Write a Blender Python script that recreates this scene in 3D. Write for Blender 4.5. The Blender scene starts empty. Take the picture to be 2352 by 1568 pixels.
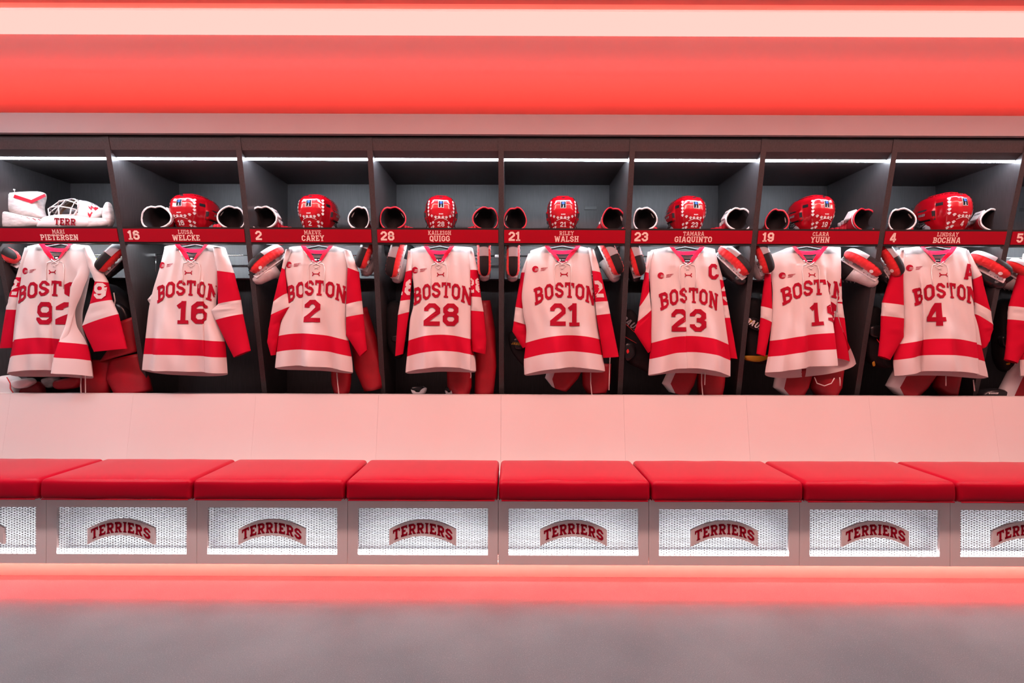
import bpy, math, random
from mathutils import Vector, Matrix, Euler
random.seed(7)
sc = bpy.context.scene
COL = sc.collection
PI = math.pi
R = math.radians

# ------------------------------------------------------------------ camera, world, lights, exposure
H = 1.338                 # eye height
F, CX, HY = 1250.0, 1176.0, 762.0
ROLL = 0.0033
cd = bpy.data.cameras.new('camera'); cam = bpy.data.objects.new('camera', cd); COL.objects.link(cam)
cd.sensor_width = 36.0; cd.lens = F/2352*36; cd.shift_y = -(784-HY)/2352
cam.location = (0, 0, H); cam.rotation_euler = (PI/2, 0, 0)
cam.rotation_euler = (Matrix.Rotation(math.atan(ROLL), 4, 'Y').inverted() @ Matrix.Rotation(PI/2, 4, 'X')).to_euler()
cd.clip_start = 0.05; cd.clip_end = 60
sc.camera = cam
wd = bpy.data.worlds.new('world'); sc.world = wd; wd.use_nodes = True
wd.node_tree.nodes['Background'].inputs[0].default_value = (1.0, 0.58, 0.56, 1)
wd.node_tree.nodes['Background'].inputs[1].default_value = 0.30
vs = sc.view_settings
vs.view_transform = 'Standard'; vs.look = 'None'; vs.exposure = 0.10; vs.gamma = 1.0; vs.use_curve_mapping = False
sc.cycles.use_denoising = True
sc.cycles.max_bounces = 5; sc.cycles.diffuse_bounces = 3; sc.cycles.glossy_bounces = 2; sc.cycles.transmission_bounces = 3
sc.cycles.caustics_reflective = False; sc.cycles.caustics_refractive = False
sc.cycles.use_light_tree = False; sc.cycles.use_adaptive_sampling = True; sc.cycles.adaptive_threshold = 0.035
sc.cycles.sample_clamp_indirect = 6.0
# light colours and strengths (emission of the room's lamps and of added fill lights)
E_TUBE = ((1.0, 0.50, 0.44), 1.25)      # pink luminous band in the ceiling
E_ROOM = ((1.0, 0.50, 0.435), 40.0)     # long ceiling lamp over the bench
E_LEFT_FILL = ((0.95, 0.86, 0.90), 46.0)    # whiter left section, added to pale the left of the bench
E_COVE = ((1.0, 0.055, 0.04), 26.0)
E_CEIL_FILL = ((1.0, 0.075, 0.05), 80.0)         # added red uplight on the band, brightens the ceiling beyond it
E_TOE = ((1.0, 0.035, 0.035), 80.0)
E_KICK_FILL = ((1.0, 0.36, 0.26), 26.0)        # added fill strip behind the lip, tints the kick plate peach
E_BAR = ((0.80, 0.89, 1.0), 62.0)       # white bars in the lockers
E_UNDER = ((0.90, 0.95, 1.0), 62.0)      # white bars under the shelves
E_BOX = ((0.92, 0.96, 1.0), 26.0)       # white tape in the bench boxes

# ------------------------------------------------------------------ helpers
def W(px, py, D):
    py = py - ROLL*(px-CX)
    return Vector(((px-CX)*D/F, D, H + (HY-py)*D/F))

ORG = {}
def empty(name, loc, rot=(0, 0, 0), label=None, cat=None, group=None):
    o = bpy.data.objects.new(name, None); COL.objects.link(o)
    o.location = loc; o.rotation_euler = rot; o.empty_display_size = 0.1
    ORG[o.name] = Vector(loc)
    tag(o, label, cat, group)
    return o
def tag(o, label=None, cat=None, group=None, kind=None):
    if label: o['label'] = label
    if cat: o['category'] = cat
    if group: o['group'] = group
    if kind: o['kind'] = kind
    return o
def mesh(name, v, f, mat, smooth=False):
    me = bpy.data.meshes.new(name)
    me.from_pydata([tuple(p) for p in v], [], f); me.update()
    if smooth: me.polygons.foreach_set('use_smooth', [True]*len(me.polygons))
    me.materials.append(mat)
    return me
def link(name, me, parent=None):
    o = bpy.data.objects.new(name, me); COL.objects.link(o)
    if parent is not None:
        o.parent = parent
        ORG[o.name] = ORG.get(parent.name, Vector((0, 0, 0)))
    return o
def mk(name, vf, mat, parent=None, smooth=False, world=True):
    """one mesh object; with world=True the vertices are world points"""
    v, f = vf
    if parent is not None and world:
        og = ORG[parent.name]; v = [Vector(p)-og for p in v]
    return link(name, mesh(name, v, f, mat, smooth), parent)
def join(*parts):
    V, Fc = [], []
    for v, f in parts:
        n = len(V); V += list(v); Fc += [tuple(i+n for i in q) for q in f]
    return V, Fc
def xf(vf, M):
    return [M @ Vector(p) for p in vf[0]], vf[1]
BF = [(0, 3, 2, 1), (4, 5, 6, 7), (0, 1, 5, 4), (1, 2, 6, 5), (2, 3, 7, 6), (3, 0, 4, 7)]
def box(x0, x1, y0, y1, z0, z1):
    return [(x0, y0, z0), (x1, y0, z0), (x1, y1, z0), (x0, y1, z0), (x0, y0, z1), (x1, y0, z1), (x1, y1, z1), (x0, y1, z1)], list(BF)
def prism(poly, x0, x1):
    """polygon of (y, z) pushed along x"""
    n = len(poly)
    v = [(x0, y, z) for y, z in poly]+[(x1, y, z) for y, z in poly]
    f = [tuple(range(n)), tuple(range(2*n-1, n-1, -1))]+[(i, n+i, n+(i+1) % n, (i+1) % n) for i in range(n)]
    return v, f
def rbox(x0, x1, y0, y1, z0, z1, r, n=4, disp=None):
    """rounded box"""
    L = [(x0, x1), (y0, y1), (z0, z1)]
    axs = []
    for a, b in L:
        k = [a+r*(1-math.cos(i/n*PI/2)) for i in range(n+1)]
        mid = [a+r+(b-a-2*r)*i/6 for i in range(1, 6)]
        axs.append(k+mid+[a+b-q for q in reversed(k)])
    idx, V, Fc = {}, [], []
    def vert(p):
        key = tuple(round(q, 6) for q in p)
        if key not in idx:
            c = [min(max(p[i], L[i][0]+r), L[i][1]-r) for i in range(3)]
            d = Vector([p[i]-c[i] for i in range(3)])
            q = Vector(c)+(d.normalized()*r if d.length > 1e-9 else d)
            if disp: q = disp(q)
            idx[key] = len(V); V.append(q)
        return idx[key]
    for ax in range(3):
        o1, o2 = [(1, 2), (2, 0), (0, 1)][ax]
        for side in (0, 1):
            A, B = axs[o1], axs[o2]
            for i in range(len(A)-1):
                for j in range(len(B)-1):
                    q = []
                    for (a, b) in ((i, j), (i+1, j), (i+1, j+1), (i, j+1)):
                        p = [0, 0, 0]; p[ax] = L[ax][side]; p[o1] = A[a]; p[o2] = B[b]
                        q.append(vert(p))
                    Fc.append(tuple(q) if side else tuple(reversed(q)))
    return V, Fc
def loft(rings, closed=True, caps=(False, False)):
    V, Fc = [], []; n = len(rings[0])
    for r_ in rings: V += [Vector(p) for p in r_]
    for i in range(len(rings)-1):
        for j in range(n if closed else n-1):
            a, b = i*n+j, i*n+(j+1) % n
            Fc.append((a, b, b+n, a+n))
    if caps[0]: Fc.append(tuple(range(n-1, -1, -1)))
    if caps[1]: Fc.append(tuple(range((len(rings)-1)*n, len(rings)*n)))
    return V, Fc
def tube(pts, r, n=6, caps=True):
    pts = [Vector(p) for p in pts]; rings = []
    ref = Vector((0.13, 0.31, 0.94))
    for i, p in enumerate(pts):
        d = (pts[min(i+1, len(pts)-1)]-pts[max(i-1, 0)]).normalized()
        u = d.cross(ref)
        if u.length < 1e-3: u = d.cross(Vector((1, 0, 0)))
        u.normalize(); w = d.cross(u)
        rr = r[i] if isinstance(r, (list, tuple)) else r
        rings.append([p+u*math.cos(2*PI*k/n)*rr+w*math.sin(2*PI*k/n)*rr for k in range(n)])
    return loft(rings, True, (caps, caps))
def ellipsoid(c, a, b, d, nu=14, nv=9, p=1.0):
    rings = []
    for i in range(1, nv):
        t = PI*i/nv; st, ct = math.sin(t)**p, math.cos(t)
        ct = math.copysign(abs(ct)**p, ct)
        rings.append([(c[0]+a*st*math.cos(2*PI*k/nu), c[1]+b*st*math.sin(2*PI*k/nu), c[2]+d*ct) for k in range(nu)])
    V, Fc = loft(rings, True, (True, True))
    return V, Fc
def interp(tab, x):
    """piecewise linear, tab sorted by first value ascending"""
    if x <= tab[0][0]: return tab[0][1]
    for (a, b), (c, d) in zip(tab, tab[1:]):
        if x <= c: return b+(d-b)*(x-a)/(c-a) if c > a else d
    return tab[-1][1]
def smooth_interp(tab, x, h):
    return (interp(tab, x-h)+2*interp(tab, x-h/2)+2*interp(tab, x)+2*interp(tab, x+h/2)+interp(tab, x+h))/8
def sstep(a, b, x):
    t = min(max((x-a)/(b-a), 0), 1); return t*t*(3-2*t)

# ------------------------------------------------------------------ materials
def _mat(name):
    m = bpy.data.materials.new(name); m.use_nodes = True
    return m, m.node_tree, m.node_tree.nodes['Principled BSDF']
def mat(name, col, rough=0.5, metal=0.0, var=0.0, scale=30.0, bump=0.0, bscale=200.0, stretch=None, spec=0.5, coat=0.0, sheen=0.0, trans=0.0):
    m, nt, b = _mat(name)
    b.inputs['Base Color'].default_value = (*col, 1); b.inputs['Roughness'].default_value = rough
    b.inputs['Metallic'].default_value = metal; b.inputs['Specular IOR Level'].default_value = spec
    b.inputs['Coat Weight'].default_value = coat; b.inputs['Sheen Weight'].default_value = sheen
    b.inputs['Transmission Weight'].default_value = trans
    tc = nt.nodes.new('ShaderNodeTexCoord'); mp = nt.nodes.new('ShaderNodeMapping')
    nt.links.new(tc.outputs['Object'], mp.inputs[0])
    if stretch: mp.inputs['Scale'].default_value = stretch
    if var:
        n = nt.nodes.new('ShaderNodeTexNoise'); n.inputs['Scale'].default_value = scale; n.inputs['Detail'].default_value = 5
        nt.links.new(mp.outputs[0], n.inputs['Vector'])
        rp = nt.nodes.new('ShaderNodeValToRGB')
        rp.color_ramp.elements[0].position = 0.3; rp.color_ramp.elements[1].position = 0.7
        rp.color_ramp.elements[0].color = (*[c*(1-var) for c in col], 1)
        rp.color_ramp.elements[1].color = (*[min(1, c*(1+var)) for c in col], 1)
        nt.links.new(n.outputs['Fac'], rp.inputs[0]); nt.links.new(rp.outputs[0], b.inputs['Base Color'])
    if bump:
        n2 = nt.nodes.new('ShaderNodeTexNoise'); n2.inputs['Scale'].default_value = bscale; n2.inputs['Detail'].default_value = 3
        nt.links.new(mp.outputs[0], n2.inputs['Vector'])
        bp = nt.nodes.new('ShaderNodeBump'); bp.inputs['Strength'].default_value = bump; bp.inputs['Distance'].default_value = 0.002
        nt.links.new(n2.outputs['Fac'], bp.inputs['Height']); nt.links.new(bp.outputs[0], b.inputs['Normal'])
    return m
def emis(name, cs):
    m = bpy.data.materials.new(name); m.use_nodes = True; nt = m.node_tree
    nt.nodes.remove(nt.nodes['Principled BSDF'])
    e = nt.nodes.new('ShaderNodeEmission'); e.inputs[0].default_value = (*cs[0], 1); e.inputs[1].default_value = cs[1]
    nt.links.new(e.outputs[0], nt.nodes['Material Output'].inputs[0])
    return m
M = {}
M['wood'] = mat('dark_laminate', (0.042, 0.038, 0.040), 0.42, var=0.32, scale=6, stretch=(60, 60, 1.6), bump=0.15, bscale=8)
M['wood_in'] = M['wood']
M['black'] = mat('black_edge', (0.018, 0.016, 0.016), 0.35)
M['white_lam'] = mat('white_laminate', (0.80, 0.78, 0.77), 0.38, var=0.015, scale=3)
M['ceil'] = mat('ceiling_paint', (0.84, 0.82, 0.80), 0.8, bump=0.05)
M['fascia'] = mat('bulkhead_paint', (0.34, 0.325, 0.335), 0.6, var=0.03, scale=4)
M['vinyl'] = mat('red_vinyl', (0.42, 0.002, 0.020), 0.29, spec=0.14, bump=0.22, bscale=420, var=0.05, scale=5)
M['plate'] = mat('red_plate', (0.33, 0.002, 0.014), 0.5, spec=0.15)
M['cream'] = mat('cream_print', (0.86, 0.70, 0.62), 0.5)
M['cloth'] = mat('white_mesh_cloth', (0.66, 0.605, 0.595), 0.75, bump=0.25, bscale=700, spec=0.25)
M['redcloth'] = mat('red_mesh_cloth', (0.50, 0.002, 0.026), 0.8, bump=0.25, bscale=700, spec=0.12)
M['twill'] = mat('dark_red_twill', (0.34, 0.002, 0.020), 0.7, spec=0.12)
M['lace'] = mat('white_lace', (0.85, 0.82, 0.80), 0.7)
M['tag'] = mat('black_label', (0.010, 0.010, 0.013), 0.6, spec=0.1)
M['metal'] = mat('chrome_rod', (0.85, 0.86, 0.88), 0.2, metal=1.0)
M['greypanel'] = mat('grey_lockbox', (0.34, 0.35, 0.37), 0.45, var=0.08, scale=5, stretch=(40, 40, 1.5))
M['mesh_metal'] = mat('perforated_metal', (0.34, 0.33, 0.35), 0.4, metal=0.3)
M['boxin'] = mat('box_inside', (0.86, 0.86, 0.88), 0.5)
M['hred'] = mat('helmet_red', (0.42, 0.003, 0.010), 0.18, coat=0.5)
M['sticker'] = mat('white_sticker', (0.85, 0.84, 0.84), 0.4)
M['blk'] = mat('black_plastic', (0.014, 0.014, 0.016), 0.3)
M['blkcloth'] = mat('black_padding', (0.010, 0.0095, 0.011), 0.7, spec=0.25, bump=0.3, bscale=300, var=0.2, scale=20)
M['blue'] = mat('blue_decal', (0.02, 0.12, 0.50), 0.5, spec=0.2)
M['gwhite'] = mat('glove_white', (0.78, 0.77, 0.78), 0.5, bump=0.2, bscale=250)
M['gred'] = mat('glove_red', (0.55, 0.008, 0.03), 0.5, bump=0.25, bscale=250)
M['tan'] = mat('tan_palm', (0.42, 0.30, 0.20), 0.8)
M['terry'] = mat('red_terry', (0.72, 0.014, 0.020), 0.9, bump=0.8, bscale=260, sheen=0.3)
M['greyst'] = mat('grey_webbing', (0.30, 0.31, 0.34), 0.7)
M['clear'] = mat('clear_shield', (0.80, 0.74, 0.74), 0.12, var=0.12, scale=25, trans=0.35, coat=0.4)
M['bootblk'] = mat('boot_black', (0.016, 0.015, 0.017), 0.28, bump=0.2, bscale=90, coat=0.2)
M['pants'] = mat('red_nylon', (0.33, 0.002, 0.013), 0.5, bump=0.3, bscale=60, var=0.12, scale=14)
M['pantsw'] = mat('white_nylon', (0.62, 0.60, 0.62), 0.55, bump=0.2, bscale=60)
M['yellow'] = mat('yellow_trim', (0.42, 0.24, 0.01), 0.55)
M['neon'] = mat('neon_yellow', (0.75, 0.85, 0.03), 0.5)
M['leather'] = mat('scuffed_white_leather', (0.72, 0.70, 0.69), 0.5, var=0.25, scale=22, bump=0.3, bscale=60, stretch=(1, 1, 3))
M['kick'] = mat('kick_plate', (0.82, 0.78, 0.76), 0.5)
M['seam'] = mat('dark_seam', (0.16, 0.10, 0.10), 0.8)
for k, e in (('tube', E_TUBE), ('room', E_ROOM), ('roomw', E_LEFT_FILL), ('up', E_CEIL_FILL), ('cove', E_COVE), ('toe', E_TOE), ('kick', E_KICK_FILL), ('bar', E_BAR), ('under', E_UNDER), ('boxled', E_BOX)):
    M['e_'+k] = emis('light_'+k, e)
def floor_mat():
    m, nt, b = _mat('speckled_floor')
    N, Lk = nt.nodes, nt.links
    tc = N.new('ShaderNodeTexCoord')
    n1 = N.new('ShaderNodeTexNoise'); n1.inputs['Scale'].default_value = 1.6; n1.inputs['Detail'].default_value = 6
    n2 = N.new('ShaderNodeTexVoronoi'); n2.inputs['Scale'].default_value = 150
    n3 = N.new('ShaderNodeTexNoise'); n3.inputs['Scale'].default_value = 240; n3.inputs['Detail'].default_value = 2
    for n in (n1, n2, n3): Lk.new(tc.outputs['Object'], n.inputs['Vector'])
    r1 = N.new('ShaderNodeValToRGB'); r1.color_ramp.elements[0].position = .3; r1.color_ramp.elements[1].position = .72
    r1.color_ramp.elements[0].color = (.112, .160, .182, 1); r1.color_ramp.elements[1].color = (.18, .232, .257, 1)
    Lk.new(n1.outputs['Fac'], r1.inputs[0])
    r2 = N.new('ShaderNodeValToRGB'); r2.color_ramp.elements[0].position = .10; r2.color_ramp.elements[1].position = .17
    r2.color_ramp.elements[0].color = (1, 1, 1, 1); r2.color_ramp.elements[1].color = (0, 0, 0, 1)
    Lk.new(n2.outputs['Distance'], r2.inputs[0])
    mx = N.new('ShaderNodeMix'); mx.data_type = 'RGBA'; mx.inputs[7].default_value = (.52, .50, .50, 1)
    mu = N.new('ShaderNodeMath'); mu.operation = 'MULTIPLY'; mu.inputs[1].default_value = .5
    Lk.new(r2.outputs[0], mu.inputs[0]); Lk.new(mu.outputs[0], mx.inputs[0]); Lk.new(r1.outputs[0], mx.inputs[6])
    mx2 = N.new('ShaderNodeMix'); mx2.data_type = 'RGBA'; mx2.blend_type = 'MULTIPLY'; mx2.inputs[0].default_value = .55
    r3 = N.new('ShaderNodeValToRGB'); r3.color_ramp.elements[0].position = .35; r3.color_ramp.elements[1].position = .62
    r3.color_ramp.elements[0].color = (.62, .62, .62, 1); r3.color_ramp.elements[1].color = (1, 1, 1, 1)
    Lk.new(n3.outputs['Fac'], r3.inputs[0]); Lk.new(mx.outputs[2], mx2.inputs[6]); Lk.new(r3.outputs[0], mx2.inputs[7])
    Lk.new(mx2.outputs[2], b.inputs['Base Color'])
    b.inputs['Roughness'].default_value = .42; b.inputs['Specular IOR Level'].default_value = .35
    bp = N.new('ShaderNodeBump'); bp.inputs['Strength'].default_value = .35; bp.inputs['Distance'].default_value = .002
    Lk.new(n3.outputs['Fac'], bp.inputs['Height']); Lk.new(bp.outputs[0], b.inputs['Normal'])
    return m
M['floor'] = floor_mat()

# ------------------------------------------------------------------ block lettering
def octo(x0, x1, y0, y1, c=1.5):
    return [(x0, y0+c), (x0, y1-c), (x0+c, y1), (x1-c, y1), (x1, y1-c), (x1, y0+c), (x1-c, y0), (x0+c, y0)]
def sf(x0, x1, y): return ([(x0, y), (x1, y)], 1.25)
C_ = [(5.95, 6.7), (5.95, 7.45), (4.45, 8.95), (2.55, 8.95), (1.05, 7.45), (1.05, 2.55), (2.55, 1.05), (4.45, 1.05), (5.95, 2.55)]
ST = [(1.7, 0), (1.7, 10)]
PB = [(0, 8.95), (4.6, 8.95), (5.95, 7.8), (5.95, 5.7), (4.6, 4.5), (1.7, 4.5)]
# glyph: width, open strokes, closed strokes, thin strokes (with their thickness)
G = {
 'A': (8, [[(1.3, 0), (3.5, 10)], [(6.7, 0), (4.5, 10)], [(2.2, 3.2), (5.8, 3.2)]], [], [sf(0, 2.8, .62), sf(5.2, 8, .62), sf(2.6, 5.4, 9.38)]),
 'B': (7, [ST, [(0, 8.95), (4.4, 8.95), (5.7, 7.8), (5.7, 6.2), (4.6, 5.1), (1.7, 5.1)], [(4.2, 5.1), (5.95, 4), (5.95, 2.2), (4.6, 1.05), (0, 1.05)]], [], []),
 'C': (7, [C_+[(5.95, 3.3)]], [], []),
 'D': (7, [ST, [(0, 8.95), (4.4, 8.95), (5.95, 7.4), (5.95, 2.6), (4.4, 1.05), (0, 1.05)]], [], []),
 'E': (6.6, [ST, [(0, 8.95), (6.2, 8.95)], [(0, 1.05), (6.5, 1.05)], [(1.7, 5), (4.6, 5)]], [], [([(5.6, 6.9), (5.6, 9)], 1.3), ([(5.85, 1), (5.85, 3.2)], 1.3)]),
 'G': (7, [C_+[(5.95, 4.7), (3.8, 4.7)]], [], []),
 'H': (7.6, [ST, [(5.9, 0), (5.9, 10)], [(1.7, 5), (5.9, 5)]], [], [sf(0, 3.3, .62), sf(0, 3.3, 9.38), sf(4.3, 7.6, .62), sf(4.3, 7.6, 9.38)]),
 'I': (3.8, [[(1.9, 0), (1.9, 10)]], [], [sf(0.1, 3.7, .62), sf(0.1, 3.7, 9.38)]),
 'J': (6.4, [[(4.6, 10), (4.6, 2.55), (3.4, 1.05), (2.2, 1.05), (1.05, 2.5), (1.05, 3.6)]], [], [sf(2.6, 6.4, 9.38)]),
 'K': (7.4, [ST, [(6.1, 9.6), (2.0, 4.4)], [(3.2, 5.8), (6.3, .5)]], [], [sf(0, 3.3, .62), sf(0, 3.3, 9.38), sf(4.6, 7.4, .62), sf(4.6, 7.4, 9.38)]),
 'L': (6.4, [ST, [(0, 1.05), (6.3, 1.05)]], [], [sf(0, 3.5, 9.38), ([(5.7, 1), (5.7, 3.4)], 1.3)]),
 'M': (9, [[(1.6, 0), (1.6, 10)], [(7.4, 0), (7.4, 10)], [(1.8, 9.5), (4.5, 3), (7.2, 9.5)]], [], [sf(0, 3.2, .62), sf(0, 2.4, 9.38), sf(5.8, 9, .62), sf(6.6, 9, 9.38)]),
 'N': (7.8, [[(1.6, 0), (1.6, 10)], [(6.2, 0), (6.2, 10)], [(1.4, 9.8), (6.4, .2)]], [], [sf(0, 3.2, .62), sf(0, 2.4, 9.38), sf(4.6, 7.8, 9.38)]),
 'O': (7, [], [octo(1.05, 5.95, 1.05, 8.95)], []),
 'P': (7, [ST, PB], [], [sf(0, 3.5, .62)]),
 'Q': (7, [[(3.4, 3.0), (6.6, -.6)]], [octo(1.05, 5.95, 1.05, 8.95)], []),
 'R': (7.3, [ST, PB, [(3.9, 4.6), (5.7, .6)]], [], [sf(0, 3.5, .62), sf(4.8, 7.3, .62)]),
 'S': (7, [[(5.95, 6.7), (5.95, 7.45), (4.45, 8.95), (2.55, 8.95), (1.05, 7.5), (1.05, 6.5), (2.3, 5.4), (4.7, 4.6), (5.95, 3.5), (5.95, 2.5), (4.5, 1.05), (2.5, 1.05), (1.05, 2.5), (1.05, 3.3)]], [], []),
 'T': (7.2, [[(3.6, 0), (3.6, 10)], [(0, 8.95), (7.2, 8.95)]], [], [sf(1.8, 5.4, .62), ([(.65, 6.7), (.65, 9)], 1.3), ([(6.55, 6.7), (6.55, 9)], 1.3)]),
 'U': (7.6, [[(1.6, 10), (1.6, 2.55), (3.0, 1.05), (4.6, 1.05), (6, 2.55), (6, 10)]], [], [sf(0, 3.2, 9.38), sf(4.4, 7.6, 9.38)]),
 'V': (7.8, [[(1.3, 10), (3.6, 0)], [(6.5, 10), (4.2, 0)]], [], [sf(0, 2.9, 9.38), sf(4.9, 7.8, 9.38)]),
 'W': (10.4, [[(1.3, 10), (3.0, 0)], [(3.2, 0), (5.2, 9)], [(5.2, 9), (7.2, 0)], [(7.4, 0), (9.1, 10)]], [], [sf(0, 2.7, 9.38), sf(7.7, 10.4, 9.38)]),
 'Y': (7.6, [[(1.2, 10), (3.8, 4.8), (3.8, 0)], [(6.4, 10), (3.8, 4.8)]], [], [sf(0, 2.8, 9.38), sf(4.8, 7.6, 9.38), sf(2, 5.6, .62)]),
 '1': (4.8, [[(2.7, 0), (2.7, 10)], [(.4, 7.3), (2.7, 9.1)]], [], [([(.4, .8), (4.9, .8)], 1.6)]),
 '2': (7, [[(1.05, 6.5), (1.05, 7.5), (2.5, 8.95), (4.5, 8.95), (5.95, 7.5), (5.95, 6.0), (1.05, 1.9), (1.05, 1.05), (6.8, 1.05)]], [], []),
 '3': (7, [[(1.05, 6.8), (1.05, 7.5), (2.5, 8.95), (4.5, 8.95), (5.95, 7.6), (5.95, 6.2), (4.8, 5.1), (2.8, 5.1)], [(4.4, 5.1), (5.95, 4), (5.95, 2.4), (4.5, 1.05), (2.5, 1.05), (1.05, 2.5), (1.05, 3.3)]], [], []),
 '4': (7, [[(4.8, 0), (4.8, 10)], [(4.4, 9.6), (1.0, 3.2)], [(.2, 2.8), (6.9, 2.8)]], [], []),
 '5': (7, [[(6, 8.95), (1.05, 8.95), (1.05, 5.6), (4.5, 5.8), (5.95, 4.5), (5.95, 2.5), (4.5, 1.05), (2.5, 1.05), (1.05, 2.5), (1.05, 3)]], [], []),
 '6': (7, [[(5.95, 6.9), (5.95, 7.5), (4.5, 8.95), (2.5, 8.95), (1.05, 7.5), (1.05, 3)]], [octo(1.05, 5.95, 1.05, 5.7, 1.3)], []),
 '8': (7, [], [octo(1.05, 5.95, 1.05, 5.3, 1.3), octo(1.2, 5.8, 5.1, 8.95, 1.3)], []),
 '9': (7, [[(5.95, 7), (5.95, 2.5), (4.5, 1.05), (2.5, 1.05), (1.05, 2.5), (1.05, 3.1)]], [octo(1.05, 5.95, 4.3, 8.95, 1.3)], []),
}
def stroke(pts, t, closed, step):
    n = len(pts); P = [Vector((*p, 0)) for p in pts]
    L_, R_ = [], []
    for i in range(n):
        a = P[i-1] if (i or closed) else None
        b = P[(i+1) % n] if (i < n-1 or closed) else None
        d1 = (P[i]-a).normalized() if a is not None else None
        d2 = (b-P[i]).normalized() if b is not None else None
        d1 = d1 or d2; d2 = d2 or d1
        n1 = Vector((-d1.y, d1.x, 0)); n2 = Vector((-d2.y, d2.x, 0))
        m = (n1+n2)
        m = m.normalized() if m.length > .2 else n1
        k = t/2/max(m.dot(n1), .6)
        L_.append(P[i]+m*k); R_.append(P[i]-m*k)
    V, Fc = [], []
    for i in range(n if closed else n-1):
        j = (i+1) % n
        ns = max(1, int(math.ceil((P[j]-P[i]).length/step))); b0 = len(V)
        for a in range(ns+1):
            u = a/ns
            l = L_[i].lerp(L_[j], u); r = R_[i].lerp(R_[j], u)
            V += [(l.x, l.y), ((l.x+r.x)/2, (l.y+r.y)/2), (r.x, r.y)]
        for a in range(ns):
            q = b0+a*3
            Fc += [(q, q+1, q+4, q+3), (q+1, q+2, q+5, q+4)]
    return V, Fc
def text2d(s, h, gap=1.0, T=2.0, step=99, serif=True, wx=1.0):
    """flat letters centred on x=0 with the base line at y=0: points, faces, width"""
    x = 0; V, Fc = [], []
    for ch in s:
        if ch == ' ': x += 4; continue
        w, op, cl, th = G[ch]
        parts = [stroke(p, T, False, step) for p in op]+[stroke(p, T, True, step) for p in cl]
        if serif: parts += [stroke(p, t, False, step) for p, t in th]
        for v, f in parts:
            n = len(V); V += [(a+x, b) for a, b in v]; Fc += [tuple(i+n for i in q) for q in f]
        x += w+gap
    x -= gap; k = h/10
    return [((a-x/2)*k*wx, b*k) for a, b in V], Fc, x*k*wx
def lettering(name, t2, fn, mat_, parent, world=True):
    v, f, _ = t2
    P = [fn(a, b) for a, b in v]
    f = [q for q in f if all(P[i] is not None for i in q)]
    ids = sorted({i for q in f for i in q}); mp = {a: b for b, a in enumerate(ids)}
    return mk(name, ([P[i] for i in ids], [tuple(mp[i] for i in q) for q in f]), mat_, parent, world=world)
def disc2d(cx, cy, r, n=16, rx=1.0):
    return [(cx, cy)]+[(cx+r*rx*math.cos(2*PI*i/n), cy+r*math.sin(2*PI*i/n)) for i in range(n)], [(0, i+1, (i+1) % n+1) for i in range(n)]
def merge2d(*ps):
    V, Fc = [], []
    for p in ps:
        n = len(V); V += list(p[0]); Fc += [tuple(i+n for i in q) for q in p[1]]
    return V, Fc, 0
def rect2d(x0, x1, y0, y1, nx=1, ny=1):
    V = [(x0+(x1-x0)*i/nx, y0+(y1-y0)*j/ny) for j in range(ny+1) for i in range(nx+1)]
    return V, [(j*(nx+1)+i, j*(nx+1)+i+1, (j+1)*(nx+1)+i+1, (j+1)*(nx+1)+i) for j in range(ny) for i in range(nx)]

# ------------------------------------------------------------------ the room
PIT = 0.8; X4 = -0.07
def bx(k): return X4+(k-4)*PIT          # division to the right of stall k
def slope(z): return 3.30+0.235*(1.18-(z-H))   # front edge of the lockers leans back towards the floor
XL, XR = bx(-1)-.02, bx(10)+.02
YB = 4.02
def struct(name, vf, m): return tag(mk(name, vf, m), kind='structure')
struct('floor', box(XL-3, XR+3, -4.5, YB+.2, -.05, 0), M['floor'])
ZC = H+1.55
struct('ceiling', box(XL-3, XR+3, -4.5, YB+.2, ZC, ZC+.1), M['ceil'])
struct('wall_back', box(XL-3, XR+3, YB+.06, YB+.2, 0, ZC), M['ceil'])
struct('trim_1', box(XL, XR, 3.265, 3.297, H+1.185, H+1.305), M['fascia'])
struct('trim_2', box(XL, XR, 2.24, 2.565, ZC-.006, ZC+.01), M['fascia'])
# luminous band in the ceiling and the long lamp above the bench
def linear_lamp(label, y0, y1, em, x0=XL, x1=XR):
    t = empty('ceiling_light', ((x0+x1)/2, (y0+y1)/2, ZC), label=label, cat='ceiling light')
    mk('housing', join(box(x0, x1, y0-.012, y0, ZC-.008, ZC+.02), box(x0, x1, y1, y1+.012, ZC-.008, ZC+.02)), M['ceil'], t)
    mk('diffuser', box(x0, x1, y0, y1, ZC-.005, ZC+.015), em, t)
ZP = H+1.48  # band lowered from the ceiling so its added uplight can spread
t = empty('pendant_light', (0, 2.62, ZP), label='long pale pink glowing band hanging below the red ceiling', cat='ceiling light')
mk('diffuser', box(XL, XR, 2.521, 2.722, ZP, ZP+.004), M['e_tube'], t)
mk('housing', box(XL, XR, 2.521, 2.724, ZP+.0045, ZP+.014), M['ceil'], t)
mk('led_tape', box(XL, XR, 2.695, 2.708, ZP+.0145, ZP+.017), M['e_up'], t)  # added uplight, brightens the ceiling between band and lockers
for i in range(9): mk('suspension_wire', tube([(XL+.3+i*1.0, 2.6, ZP+.014), (XL+.3+i*1.0, 2.6, ZC)], .0012, 5), M['metal'], t)
linear_lamp('long pink ceiling lamp above the floor before the bench', 2.03, 2.21, M['e_room'], -2.6, XR)
linear_lamp('added whiter ceiling lamp at the left end before the bench', 2.03, 2.21, M['e_roomw'], XL, -2.63)  # unseen section added to whiten the light on the left
t = empty('cove_light', (0, 3.6, H+1.2), label='red light tape lying on top of the locker row', cat='light strip')
mk('board', box(XL, XR, 3.30, 4.0, H+1.27, H+1.285), M['black'], t)
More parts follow.
